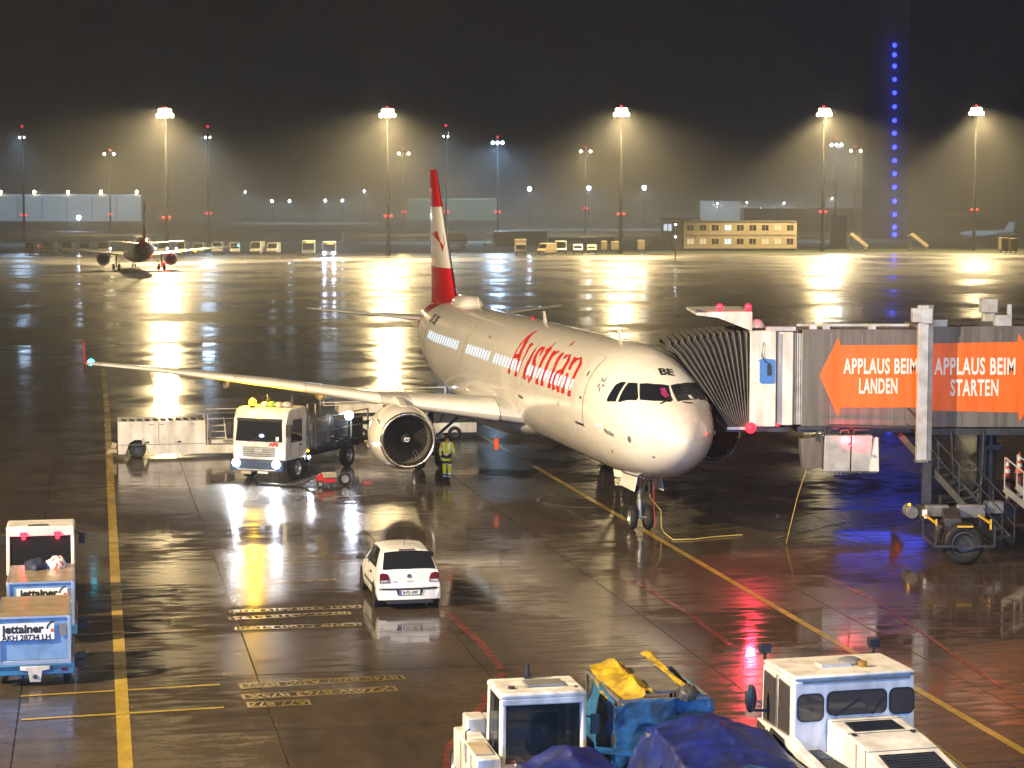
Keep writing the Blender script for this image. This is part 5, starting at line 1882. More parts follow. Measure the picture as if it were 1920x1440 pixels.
m = MB()
m.loft([[Vector((-1.42, s * a, z)) for s, a, z in ((-1, hw, 1.0), (1, hw, 1.0), (1, hw - .03, 2.46), (-1, hw - .03, 2.46))],
        [Vector((.02, s * a, z)) for s, a, z in ((-1, hw, 1.0), (1, hw, 1.0), (1, hw - .02, 2.46), (-1, hw - .02, 2.46))]])
cab = m.build('cab', M['white'], TT, bevel=.05)
MB().box((-.66, 0, 2.50), (1.42, 2.16, .08)).build('roof', M['white'], TT, bevel=.04)


def rwin(cx, cz, wd, ht, x, name='rear_window', r=.10):
    pts = []
    for sx, sz, a0 in ((1, 1, 0), (-1, 1, 90), (-1, -1, 180), (1, -1, 270)):
        for k in range(5):
            a = R(a0 + 22.5 * k)
            pts.append((cx + sx * (wd / 2 - r) + r * math.cos(a), cz + sz * (ht / 2 - r) + r * math.sin(a)))
    MB().prism([(cx + (p[0] - cx) * (1 + .05 / wd), cz + (p[1] - cz) * (1 + .05 / ht)) for p in pts], x, x + .022, 'x').build('window_seal', M['black'], cab)
    m = MB()
    m.prism(pts, x + .018, x + .030, 'x')
    return m.build(name, M['cabw'], cab)


M['cabw'] = glass('tractor_cab_glass', (.06, .05, .045), .05)
rwin(-.78, 2.0, .42, .42, .022)
rwin(.04, 2.05, 1.02, .36, .022)
rwin(.84, 2.03, .40, .40, .022)
for x0, x1, nm in ((-.62, -.10, 'side_window'), (-1.30, -.74, 'side_window')):
    for s in (-1, 1):
        m = MB().prism([(x0, 1.42), (x1, 1.50 if x0 > -.7 else 1.42), (x1 - .02, 2.34), (x0 + .06, 2.38)], s * (hw - .005) - .012, s * (hw - .005) + .012)
        m.build(nm, M['cabw'], cab)
m = MB()
m.box((-.62, -.12, 2.56), (.30, .52, .05))
m.build('roof_plate', M['lgrey'], TT)
MB().ball((-.72, .22, 2.54), .19, 14, 6, 0, (1, 1.2, .6)).build('roof_dome', M['grey'], TT, smooth=60)
MB().cyl((-.40, .32, 2.54), (-.40, .32, 2.63), .08, n=12).build('beacon', paint('amber_lens', (.30, .16, .02), .3), TT, smooth=50)
for y in (-1.0, 1.0):
    m = MB()
    m.cyl((-1.5, y, 2.5), (-1.5, y, 2.66), .03, n=8)
    m.box((-1.5, y, 2.70), (.12, .20, .15))
    m.build('roof_lamp', M['black'], TT, bevel=.02)
m = MB()
m.ball((-1.05, -1.42, 1.95), .2, 12, 8, -1, (.35, .55, 1.25))
m.bar((-1.05, -1.1, 1.72), (-1.05, -1.42, 1.75), .04)
m.build('wing_mirror', M['black'], TT, smooth=60)
# side panels running forward, door opening with dark interior, decks
for s in (-1, 1):
    m = MB()
    m.prism([(-1.42, .35), (.15, .35), (.30, .9), (.55, .35), (3.9, .35), (3.9, 1.05), (.42, 1.42), (-.02, 1.52), (-1.42, 1.52)], s * 1.08 - .09, s * 1.08 + .09)
    sp_ = m.build('side_panel', M['white'], TT, bevel=.03)
    if s < 0:
        m = MB().prism([(-.95, .35), (.0, .35), (.05, 1.0), (-.12, 1.46), (-.70, 1.52), (-.95, 1.25)], s * 1.18 - .01, s * 1.18 + .004)
        m.build('door_opening', M['dark'], sp_)
        m = MB().prism([(-1.36, 1.2), (-1.02, 1.0), (-1.0, 1.46), (-1.34, 1.5)], s * 1.18 - .01, s * 1.18 + .006)
        m.build('lower_window', M['cabw'], sp_)
        sign_text('M', .26, M['inkblack'], sp_, (.72, s * 1.176, 1.14), (1, 0, 0), (0, 0, 1), 'panel_letter', .012)
        MB().box((1.05, s * 1.176, 1.18), (.28, .012, .03)).build('panel_mark', M['grey'], sp_)
        m = MB().prism([(1.35, .35), (1.55, .95), (2.0, 1.02), (2.4, .95), (2.6, .35)], s * 1.18 - .01, s * 1.18 + .004)
        m.build('wheel_arch', M['black'], sp_)
m = MB()
m.box((1.9, 0, .80), (3.9, 2.08, .90))
m.build('body', M['white'], TT, bevel=.03)
# sloping deck strips
for s in (-1, 1):
    for x0, x1, mt in ((.08, .62, 'dkblue'), (.72, 1.55, 'black'), (1.62, 3.4, 'tunnel')):
        if mt == 'dkblue': mm = paint('deck_grating', (.03, .045, .075), .6, var=.3, scale=14, bump=.3)
        elif mt == 'black': mm = paint('anti_slip_deck', (.022, .022, .022), .8, var=.3, scale=14, bump=.3)
        else: mm = M['bellow']
        MB().box(((x0 + x1) / 2, s * .80, 1.285), (x1 - x0, .36, .03)).build('deck_plate', mm, TT)
    MB().box((1.8, s * .80, 1.255), (3.6, .42, .03)).build('deck', M['white_worn'], TT)
m = MB()
m.prism([(.02, 1.25), (.02, 1.80), (1.15, 1.72), (1.62, 1.66), (2.75, 1.42), (3.6, 1.34), (3.6, 1.0)], -.62 + .13, .62 + .13)
hd = m.build('engine_hood', M['white'], TT, bevel=.035)


def on_hood(x): 
    pr = [(.02, 1.80), (1.15, 1.72), (1.62, 1.66), (2.75, 1.42), (3.6, 1.34)]
    for a, b in zip(pr, pr[1:]):
        if a[0] <= x <= b[0]: return a[1] + (b[1] - a[1]) * (x - a[0]) / (b[0] - a[0])


for x0, x1, y0, y1 in ((.30, .78, -.30, .55), (1.80, 2.55, -.36, .60)):
    m = MB()
    m.add([Vector((x, y, on_hood(x) + .006)) for x, y in ((x0, y0), (x1, y0 - .02), (x1, y1 + .02), (x0, y1))], [(0, 1, 2, 3)])
    g = m.build('hood_grille', M['dark'], hd)
    for k in range(9):
        x = x0 + (x1 - x0) * (k + .5) / 9
        MB().box((x, (y0 + y1) / 2, on_hood(x) + .012), (.018, y1 - y0 - .04, .016)).build('grille_bar', M['black'], g)
for x in (1.25, 1.62): MB().box((x, -.493, 1.42), (.02, .012, .48)).build('hood_seam', M['grey'], hd)
m = MB()
m.cyl((2.95, .35, 1.38), (2.95, .35, 1.46), .09, n=12)
m.build('filler_cap', M['black'], hd)
for x in (-.3, 2.7):
    for s in (-1, 1): wheel(TT, (x, s * .93, .5), .5, .4, 'y')
m = MB()
m.tube([(2.4, 1.36, 1.25), (2.4, 1.42, 1.42), (2.55, 1.45, 1.45)], .03, 6)
m.box((2.6, 1.48, 1.42), (.10, .16, .22))
m.build('corner_lamp', M['black'], TT, bevel=.02)
m = MB()
m.tube([(.1, 1.1, 1.52), (1.6, 1.12, 1.36), (3.6, 1.14, 1.1)], .022, 5)
m.build('edge_rail', M['yellow'], TT)

# small fittings: seams, handles, wipers and seals
for s in (-1, 1):
    MB().box((-.68, s * (hw + .002), 1.72), (.022, .012, 1.4)).build('door_seam', M['grey'], cab)
    MB().box((-.58, s * (hw + .012), 1.36), (.16, .03, .05)).build('door_handle', M['black'], cab)
for y0, y1 in ((-.35, .10), (.30, .52)):
    MB().bar((.06, y0, 1.84), (.06, y1, 2.12), .022).build('wiper', M['black'], cab)
MB().box((.03, .04, 2.42), (.03, 1.9, .035)).build('rain_gutter', M['grey'], cab)
for x in (.22, .88, 1.68): MB().box((x, .13, on_hood(x) + .004), (.012, 1.22, .012)).build('hood_seam', M['grey'], hd)
for x, y in ((.95, -.40), (.95, .62), (2.62, -.40), (2.62, .62)): MB().box((x, y, on_hood(x) + .015), (.10, .06, .03)).build('hood_latch', M['black'], hd)
for x in (.45, 1.5, 2.1): MB().box((x, -1.176, 1.0), (.016, .012, .55)).build('panel_seam', M['grey'], TT)
m = MB()
for k in range(9): m.box((.12 + k * .16, -1.18, .42), (.08, .012, .10), (0, R(25), 0))
m.build('hazard_stripe', M['redp'], TT)
for y in (-.42, .42):
    MB().bar((-.02, y - .2, .86), (-.02, y + .15, 1.2), .022).build('wiper', M['black'], BT)
MB().box((.56, .745, 1.36), (.02, .012, 1.15)).build('door_seam', M['grey'], BT)
MB().box((.30, .75, 1.02), (.03, .03, .14)).build('door_handle', M['black'], BT)
for x in (.2, 1.2): MB().box((x, 1.196, .72), (.016, .012, .6)).build('panel_seam', M['grey'], sb)
for y in (-.55, .55): MB().box((-.035, y, .92), (.03, .16, .08)).build('tail_lamp', M['taillens'], BT, bevel=.01)
for y in (-.68, .68): MB().box((-.94, y, .62), (.03, .14, .12)).build('tail_lamp', M['taillens'], TG, bevel=.01)
# ------------------------------------------------------------------ ground crew member in hi-vis, seen from behind
def skin_chain(name, verts, edges, mats, parent, sub=2, matfn=None):
    me = bpy.data.meshes.new(name)
    me.from_pydata([v[0] for v in verts], edges, [])
    o = bpy.data.objects.new(name, me)
    COL.objects.link(o)
    sk = o.modifiers.new('skin', 'SKIN')
    sk.use_smooth_shade = True
    for i, v in enumerate(verts):
        r = v[1] if isinstance(v[1], tuple) else (v[1], v[1])
        me.skin_vertices[0].data[i].radius = r
        me.skin_vertices[0].data[i].use_root = (i == 0)
    ss = o.modifiers.new('sub', 'SUBSURF')
    ss.levels = ss.render_levels = sub
    dg = bpy.context.evaluated_depsgraph_get()
    m2 = bpy.data.meshes.new_from_object(o.evaluated_get(dg))
    bpy.data.objects.remove(o)
    m2.materials.clear()
    for m in mats: m2.materials.append(m)
    for p in m2.polygons:
        p.use_smooth = True
        if matfn: p.material_index = matfn(p.center)
    q = bpy.data.objects.new(name, m2)
    COL.objects.link(q)
    q.parent = parent
    return q


pl = at(838, 904)
PE = thing('person', 'person in yellow hi-vis jacket and banded trousers walking away beside the engine', 'person', pl[:], R(80))
# local: +X ahead, +Y left; height 1.76
V, E = [], []


def nv(p, r, link=None):
    V.append((p, r))
    if link is not None: E.append((link, len(V) - 1))
    return len(V) - 1


pel = nv((0, 0, .96), (.145, .11))
sp1 = nv((.01, 0, 1.18), (.135, .105), pel)
sp2 = nv((.03, 0, 1.40), (.15, .11), sp1)
nk = nv((.05, 0, 1.50), .058, sp2)
hd1 = nv((.07, 0, 1.58), (.075, .085), nk)
hd2 = nv((.08, 0, 1.69), (.078, .092), hd1)
for s in (-1, 1):
    sh = nv((.02, s * .17, 1.42), .068, sp2)
    el = nv((-.02 - .02 * s, s * .25, 1.15), .048, sh)
    wr = nv((.10 - .05 * s, s * .24, .92), .032, el)
    pa = nv((.13 - .05 * s, s * .235, .86), (.036, .022), wr)
    for k, (dx, ln) in enumerate(((.030, .075), (.010, .085), (-.010, .08), (-.028, .065))):
        f1 = nv((.13 - .05 * s + dx, s * .232, .81), .0095, pa)
        nv((.135 - .05 * s + dx * 1.1, s * .215, .81 - ln * .6), .0085, f1)
    t1 = nv((.17 - .05 * s, s * .21, .85), .0105, pa)
    nv((.185 - .05 * s, s * .195, .815), .009, t1)
    hp = nv((0, s * .09, .90), .095, pel)
    kn = nv((.06 if s > 0 else .02, s * .10, .50), .060, hp)
    an = nv((.10 if s > 0 else -.12, s * .10, .10), .042, kn)
    he = nv(((.10 if s > 0 else -.12) - .04, s * .10, .045), .04, an)
    nv(((.10 if s > 0 else -.12) + .15, s * .105, .035), (.042, .032), he)


def bodymat(c):
    if c.z > 1.53: return 0
    if c.z < .11: return 2
    if abs(c.y) > .17 and c.z < .95: return 0
    return 1


skin_chain('body', V, E, [M['skin'], M['navy'], M['black']], PE, 2, bodymat)
# clothing: jacket and trousers slightly larger than the body
V, E = [], []
a = nv((0, 0, .93), (.175, .135))
b = nv((.01, 0, 1.18), (.165, .13), a)
c = nv((.03, 0, 1.40), (.175, .13), b)
d = nv((.04, 0, 1.50), (.085, .085), c)
for s in (-1, 1):
    sh = nv((.02, s * .18, 1.42), .085, c)
    el = nv((-.02 - .02 * s, s * .255, 1.15), .066, sh)
    nv((.09 - .05 * s, s * .245, .955), .052, el)
skin_chain('jacket', V, E, [M['hivis'], M['reflect'], M['navy']], PE, 2, lambda c: 1 if (1.02 < c.z < 1.07 or (1.18 < c.z < 1.23) or (c.z > 1.23 and abs(abs(c.y) - .10) < .022)) else (2 if c.z < .90 else 0))
V, E = [], []
a = nv((0, 0, .90), (.16, .125))
for s in (-1, 1):
    hp = nv((0, s * .095, .82), .11, a)
    kn = nv((.06 if s > 0 else .02, s * .105, .50), .078, hp)
    nv((.09 if s > 0 else -.12, s * .105, .13), .066, kn)
skin_chain('trousers', V, E, [M['hivis'], M['reflect'], M['navy']], PE, 2, lambda c: 1 if (.30 < c.z < .345 or .20 < c.z < .245 or .66 < c.z < .70) else (2 if (c.z < .30 or .70 < c.z < .80) else 0))
MB().ball((.055, 0, 1.67), .108, 14, 8, -.35, (1.02, .95, 1.1)).build('hair', M['hair'], PE, smooth=70)
m = MB()
m.lathe([(0, .13), (.03, .125), (.07, .095), (.05, .07)], (.02, 0, 1.47), 'z', 16)
m.build('hood', M['yellow'], PE, smooth=60)
m = MB()
for s in (-1, 1):
    m.ball((.152, s * .03, 1.67), .011, 8, 5)
m.build('eyes', M['letter'], PE)
MB().ball((.165, 0, 1.64), .018, 8, 5, -1, (1, .8, 1.3)).build('nose', M['skin'], PE, smooth=60)
MB().box((.152, 0, 1.60), (.012, .045, .008)).build('mouth', M['redp'], PE)
for s in (-1, 1): MB().ball((.07, s * .088, 1.65), .028, 8, 6, -1, (.6, .35, 1)).build('ear', M['skin'], PE, smooth=60)

# power cable and air hose at the nose wheel
g0 = at(1240, 1003)
PC = thing('ground_power_cable', 'yellow ground power cable hanging from the nose and trailing along the apron', 'cable', g0[:])
q = [at(1236, 1000, 1.75 - .2) for _ in (0,)]
top = Vector(AC_LOC) + Matrix.Rotation(AC_ROT, 3, 'Z') @ Vector((-3.6, -.1, 1.75))
bot = at(1242, 1000, .03)
pts = [top, top + Vector((0, -.02, -.5)), Vector((bot.x - .05, bot.y, .75)), Vector((bot.x - .03, bot.y, .25)), bot + Vector((.05, 0, .02)), at(1262, 1012, .03), at(1300, 1011, .03), at(1345, 1006, .03), at(1392, 1003, .03)]
MB().tube([p - g0 for p in pts], .019, 7).build('cable', paint('cable_sheath', (.50, .40, .12), .5), PC, smooth=60)
MB().cyl(top - g0, top - g0 + Vector((0, 0, -.4)), .07, .05, 10).build('plug', M['black'], PC)
m = MB().tube([top - g0 + Vector((.12, 0, 0)), top - g0 + Vector((.14, 0, -.9)), top - g0 + Vector((.17, -.05, -1.45))], .012, 5)
m.build('red_streamer', M['redp'], PC)
# ------------------------------------------------------------------ floodlight masts
pole_m = paint('mast_paint', (.010, .010, .009), .8, var=.15, scale=.2, spec=.1)


def mast(label, x, ylamp, D, color, power, ymid=None, ytop=None, nl=4, lens=.62, aim=None, angle=120, group='floodlight masts round the apron', red=True, name='floodlight_mast', spread=1.5, blend=.38):
    p = far(x, ylamp, D)
    zl = p.z
    t = thing(name, label, 'light mast', (p.x, D, 0), 0, group)
    m = MB()
    m.cyl((0, 0, 0), (0, 0, zl + .6), .42 if zl > 20 else .14, .16 if zl > 20 else .07, 10)
    m.build('pole', pole_m, t, smooth=50)
    m = MB()
    m.bar((-spread, 0, zl + .55), (spread, 0, zl + .55), .22)
    if zl > 20:
        m.bar((0, -spread * .7, zl + .55), (0, spread * .7, zl + .55), .22)
        m.cyl((0, 0, zl + .4), (0, 0, zl + 1.3), .5, n=10)
    m.build('head_frame', M['dark'], t)
    lm = M['lens_warm'] if color[2] < .8 else M['lens_cool']
    rows = (0, .95) if nl >= 4 else (0,)
    for rz in rows:
        for k in range(nl):
            u = (k / (nl - 1) * 2 - 1) if nl > 1 else 0
            x_ = u * spread * (.9 if rz == 0 else .6)
            h = MB().box((x_, -.35, zl + .12 + rz), (lens, .25, lens * .8), (R(-35), 0, 0)).build('floodlight', M['dark'], t)
            MB().ball((x_, -.52, zl + .02 + rz), lens * .5, 8, 6, -1, (1, .5, 1)).build('lens', lm, h)
    light('mast_light', 'SPOT', (0, -4.5 if zl > 20 else -1.0, zl - .15), power, color, t, aim=aim or (0, -7, 0), angle=angle, blend=blend, radius=.55 if zl > 20 else .25)
    if zl > 20: light('mast_flood', 'SPOT', (0, -2.8, zl + .6), power * .72, color, t, aim=(0, -34, 0), angle=86, blend=.35, radius=1.7)
    if red:
        zt = far(x, ytop, D).z if ytop else zl + 2.2
        MB().cyl((0, 0, zl + .6), (0, 0, zt), .05, n=6).build('top_rod', M['dark'], t)
        MB().ball((0, -.1, zt + .1), .26, 8, 6).build('obstruction_lamp', M['lens_red'], t)
    if ymid:
        zm = far(x, ymid, D).z
        for s in (-1, 1):
            MB().ball((s * .62, -.25, zm), .27, 8, 6).build('obstruction_lamp', M['lens_red'], t)
        MB().bar((-.62, -.1, zm - .3), (.62, -.1, zm - .3), .12).build('lamp_bracket', M['dark'], t)
    return t


WARM2, COOL2 = (1.0, .745, .36), (.42, .68, 1.0)
PW, PC = 250000, 62000
for x, yl, ym, D, wh in ((310, 217, 408, 430, 'leftmost of the five bright warm masts, above the far jet'), (727, 217, 405, 448, 'second bright one from the left, left of the airliner fin'),
                         (1165, 215, 401, 470, 'middle bright warm mast right of the airliner fin'), (1545, 215, 397, 490, 'fourth bright warm mast, left of the blue lit tower'),
                         (1830, 213, 393, 500, 'rightmost bright warm mast, right of the blue lit tower')):
    mast('warm floodlight mast, ' + wh, x, yl, D, WARM2, PW, ym, yl - 14, 4, .85)
for x, yl, yt, ym, D, wh in ((42, 258, 238, 403, 610, 'at the far left edge'), (390, 258, 238, 400, 600, 'between the two left warm masts'), (836, 256, 236, 397, 620, 'right behind the airliner fin')):
    mast('slim cool white mast with high red lamp, ' + wh, x, yl, D, COOL2, PC * .55, ym, yt, 2, .5, spread=.7)
mast('bright pair of blue-white floodlights on a mast right of the airliner fin', 933, 268, 640, COOL2, PC * 1.5, 397, 257, 3, .95, spread=1.6)
mast('white twin floodlights low beside the fourth warm mast', 1568, 272, 660, (.62, .82, 1), PC * .9, None, 260, 3, .9, spread=1.7)
for x, yl, ym, wh in ((205, 289, 402, 'over the left hangar'), (757, 288, 397, 'just right of the second warm mast'), (1098, 284, 391, 'just left of the middle warm mast'), (1604, 283, None, 'just left of the blue lit tower')):
    mast('distant warm twin lamp mast ' + wh, x, yl, 800, WARM2, PW * .30, ym, yl - 9, 2, .95, spread=2.0)
# lower lamps far beyond the apron
for k, (x, y) in enumerate(((993, 354), (1104, 353), (1208, 352))):
    mast('single round blue-white street lamp far behind the apron, %s of three in a row' % ('left', 'middle', 'right')[k], x, y, 1000, (.6, .82, 1), PC * .9, None, None, 1, 2.0, group='street lamps far behind the apron', red=False, name='street_lamp', angle=150)
for k, (x, y) in enumerate(((510, 377), (543, 377), (610, 376), (642, 376), (460, 360), (683, 358))):
    mast('small blue-white far road lamp, %s' % ('first from the left in the low row', 'second in the low row', 'third in the low row', 'fourth in the low row, nearest the second warm mast', 'taller one at the left end', 'taller one left of the second warm mast')[k],
         x, y, 1350, (.55, .80, 1), PC * .55, None, None, 1, 1.7 if k < 4 else 1.3, group='lamps along the far road', red=False, name='street_lamp', angle=150)
mast('dazzling blue-white lamp low in front of the left hangar', 148, 408, 900, (.6, .72, 1), PC * .35, None, None, 1, 1.9, group='street lamps far behind the apron', red=False, name='street_lamp', angle=160)

# ------------------------------------------------------------------ far buildings
def hangar(label, x0, x1, ytop, ybase, D, mat, ribs, name='hangar'):
    a, b = far(x0, ytop, D), far(x1, ybase, D)
    L, H = b.x - a.x, a.z
    t = thing(name, label, 'hangar', ((a.x + b.x) / 2, D, 0))
    m = MB()
    m.prism([(-L / 2, 0), (L / 2, 0), (L / 2, H - 1), (L / 2 - 3, H), (-L / 2 + 3, H), (-L / 2, H - 1)], 0, 60)
    m.build('wall', mat, t)
    for k in range(ribs + 1):
        MB().box((-L / 2 + L * k / ribs, -.25, H / 2), (.9, .5, H - 1)).build('door_post', M['grey'], t)
    MB().box((0, -.3, H * .93), (L, .6, 1.1)).build('roof_edge', M['lgrey'], t)
    return t, a, b


M['hang'] = paint('hangar_cladding', (.42, .50, .55), .7, var=.06, scale=.03)
M['hang2'] = paint('green_hangar_cladding', (.30, .38, .34), .7, var=.06, scale=.03)
hg, ha, hb = hangar('wide pale hangar with a row of roof lamps at the far left', -60, 265, 364, 407, 1500, M['hang'], 7)
for k, x in enumerate((2, 65, 128, 190, 257)):
    p = far(x, 360, 1500)
    o = Vector((p.x - hg.location.x, -1.2, p.z))
    MB().ball(o, 1.1, 8, 6).build('roof_lamp', M['lens_warm'], hg)
for x in (-40, 30, 100, 165, 230):
    p = far(x, 380, 1440)
    light('hangar_wash', 'SPOT', (p.x, 1410, 14), 75000, (.62, .82, 1), None, aim=(p.x, 1500, 9), angle=150, blend=.8, radius=2)
h2, a2_, b2_ = hangar('pale green hangar half hidden behind the airliner fin', 765, 935, 371, 404, 1600, M['hang2'], 5)
for x in (800, 870, 920):
    p = far(x, 380, 1540)
    light('hangar_wash', 'SPOT', (p.x, 1510, 14), 60000, (.62, .90, .85), None, aim=(p.x, 1600, 9), angle=150, blend=.8, radius=2)


def shed(label, x0, x1, ytop, ybase, D, mat, cat='building', name='shed', depth=12, win=0, winmat=None, roof=True):
    a, b = far(x0, ytop, D), far(x1, ybase, D)
    L, H, z0 = b.x - a.x, a.z, max(0, b.z)
    t = thing(name, label, cat, ((a.x + b.x) / 2, D, 0))
    MB().box((0, depth / 2, H / 2), (L, depth, H)).build('wall', mat, t)
    if roof: MB().box((0, depth / 2, H + .15), (L + .6, depth + .6, .3)).build('roof', M['dark'], t)
    for k in range(win):
        f = MB().box((-L / 2 + L * (k + .5) / win, -.06, H * .62), (L / win * .6, .12, H * .3)).build('window', winmat or M['winlit'], t)
        MB().box((-L / 2 + L * (k + .5) / win, -.10, H * .62), (L / win * .06, .08, H * .3)).build('frame', M['dark'], f)
    return t


shed('low lit building with a bright white end behind the office block', 1313, 1392, 377, 402, 1100, M['hang'], depth=25, win=0)
bp_ = far(1332, 387, 1099)
light('wall_wash', 'SPOT', (bp_.x, 1076, 12), 16000, (.8, .92, 1), None, aim=(bp_.x, 1100, 9), angle=130, blend=.8, radius=1)
shed('dark long hall behind the parked trucks, right of the fin', 925, 1026, 436, 466, 560, M['dark'], depth=10)
shed('small bright roofed booth left of the office block', 1240, 1312, 411, 420, 640, M['white'], depth=5, win=3)
shed('dark low terminal hall behind the buses', 503, 640, 436, 464, 620, M['dark'], depth=8)
shed('grey low sheds at the right end of the dark hall', 1028, 1150, 447, 462, 600, M['bellow'], depth=6)
shed('blue lit square board beside the foot of the tower', 1558, 1588, 404, 424, 560, paint('blue_board', (.10, .20, .60), .6), 'board', 'display_board', depth=1, roof=False)
shed('dark long building behind the passenger stairs', 1395, 1640, 392, 440, 900, M['dark'], depth=15)
for k, (x, y) in enumerate(((1400, 380), (1426, 392), (1452, 392), (1470, 381), (1560, 372), (1345, 382))):
    mast('tiny white lamp on the roofs behind the office block, %s' % ('first', 'second', 'third', 'fourth', 'fifth', 'lowest left')[k] + ' along the row', x, y, 1000, (.85, .92, 1), 30000, None, None, 1, .8, group='small lamps behind the office block', red=False, name='street_lamp', angle=150)

# office container block
D = 500
a, b = far(1283, 415, D), far(1493, 464, D)
OB = thing('office_container_block', 'two storey block of beige office containers with lit windows', 'office block', (a.x, D, 0))
L, H = b.x - a.x, a.z
base = max(0.0, b.z)
nb, st_h = 9, (a.z - 0.35) / 2
bw = L / nb
bay = MB().box((0, 1.2, 0), (bw - .10, 2.4, st_h - .16))
b0 = bay.build('container', M['cream'], OB)
for r in range(2):
    for k in range(nb):
        o = b0 if (r == 0 and k == 0) else b0.copy()
        if o is not b0:
            COL.objects.link(o)
        o.location = (bw * (k + .5), 0, .35 + st_h * (r + .5))
        lit = (r, k) in ((1, 3), (0, 3))
        cut = (r, k) in ((0, 0), (0, 1), (1, 7), (0, 6), (0, 7))
        wn = MB().box((0, -.02, .12), (bw * .52, .06, st_h * .40)).build('window', M['winlit'] if lit else (M['cream2'] if cut and 'cream2' in M else M['winwarm'] if cut else M['glass']), o)
        MB().box((0, -.05, .12), (.10, .06, st_h * .40)).build('window_bar', M['cream'], o)
        MB().box((0, -.06, .12 + st_h * .21), (bw * .58, .08, .10)).build('lintel', M['cream'], o)
MB().box((L / 2, 1.2, H + .05), (L + .3, 2.8, .22)).build('roof', M['grey'], OB)
MB().box((L / 2, 1.3, .17), (L, 2.2, .34)).build('plinth', M['dark'], OB)
for r in (1, 2): MB().box((L / 2, -.03, .35 + st_h * r - .06), (L, .06, .16)).build('floor_band', M['grey'], OB)
for k in range(nb + 1): MB().box((bw * k, -.04, H / 2 + .1), (.16, .08, H - .3)).build('corner_post', M['cream'], OB)
MB().box((-1.3, 2.0, H / 2), (2.4, 3.6, H - .4)).build('stair_annex', M['bellow'], OB)
for q, z in ((1.2, 1.8), (4.6, 4.8)):
    pass
light('block_wash', 'SPOT', (a.x + 9, D - 26, 16), 2000, WARM2, None, aim=(a.x + 14, D, 3), angle=110, blend=.8, radius=1)

# control tower: dark shaft with a line of blue lamps and a blue ringed head
D = 690
tb = far(1664, 445, D)
CT = thing('control_tower', 'dark control tower with a vertical line of blue lamps', 'control tower', (tb.x, D, 0))
sx = 72 * D / FPX
ztop = far(1664, -60, D).z
MB().box((0, sx / 2, ztop / 2), (sx, sx, ztop)).build('shaft', paint('tower_concrete', (.10, .10, .10), .8, var=.1, scale=.1), CT)
for k in range(16):
    y = [85, 103, 124, 149, 174, 200, 226, 250, 276, 301, 326, 351, 377, 402, 426, 440][k]
    q = far(1677, y, D - .6)
    h = MB().box((q.x - tb.x, -.35, q.z), (.9, .6, .9)).build('lamp_housing', M['dark'], CT)
    MB().ball((q.x - tb.x, -.9, q.z), .74, 10, 6).build('blue_lamp', M['lens_blue'], h)
    if k % 2 == 0: light('blue_lamp_light', 'POINT', (q.x - tb.x, -2.0, q.z), 160, (.04, .08, 1), CT, radius=.5)
m = MB()
z1, z2, z3 = far(1664, -75, D).z, far(1664, -125, D).z, far(1664, -170, D).z
m.lathe([(z1, sx * .55), (z1 + 2, sx * .9), (z2, sx * 1.15), (z3, sx * 1.15), (z3 + 1.5, sx * .9), (z3 + 1.6, .01)], (0, sx / 2, 0), 'z', 24)
m.build('cab_head', M['dark'], CT, smooth=40)
m = MB()
m.lathe([(z1 + 3, sx * .97), (z1 + 3.5, sx * 1.02), (z2 - .5, sx * 1.19), (z3 - 1, sx * 1.19), (z3 - 1, sx * 1.16)], (0, sx / 2, 0), 'z', 24)
m.build('blue_light_band', glow('blue_band', (.05, .09, 1), 3.0), CT, smooth=40)
light('tower_head_light', 'POINT', (0, -13, z1 + 2), 900, (.05, .09, 1), CT, radius=4)

# ------------------------------------------------------------------ parked vans, buses and trucks along the far edge
def van(label, name='parked_van', loc=(0, 0, 0), wd=2.05, ht=2.5, L=5.2, body='lgrey', rot=0):
    v = thing(name, label, 'van', loc, rot, 'vans parked in a row along the far apron edge')
    m = MB()
    m.prism([(0, .40), (-.05, .95), (.55, 1.25), (1.15, ht - .1), (1.5, ht), (L, ht), (L, .40)], -wd / 2, wd / 2, 'x')
    bd = m.build('body', M[body], v, bevel=.06)
    bd.data.transform(Matrix.Identity(4))
    m = MB().add([(-wd * .44, .56, 1.30), (wd * .44, .56, 1.30), (wd * .40, 1.12, ht - .22), (-wd * .40, 1.12, ht - .22)], [(0, 1, 2, 3)])
    g = m.build('windscreen', M['glass'], v)
    g.location = (0, -.03, .02)
    for s in (-1, 1):
        MB().box((s * wd * .37, -.03, .82), (.34, .08, .2)).build('headlamp', M['alu'], v)
        for y in (.9, L - .9): wheel(v, (s * (wd / 2 - .1), y, .33), .33, .2, 'x')
    MB().box((0, -.05, .55), (wd * .96, .12, .26)).build('bumper', M['dark'], v)
    return v


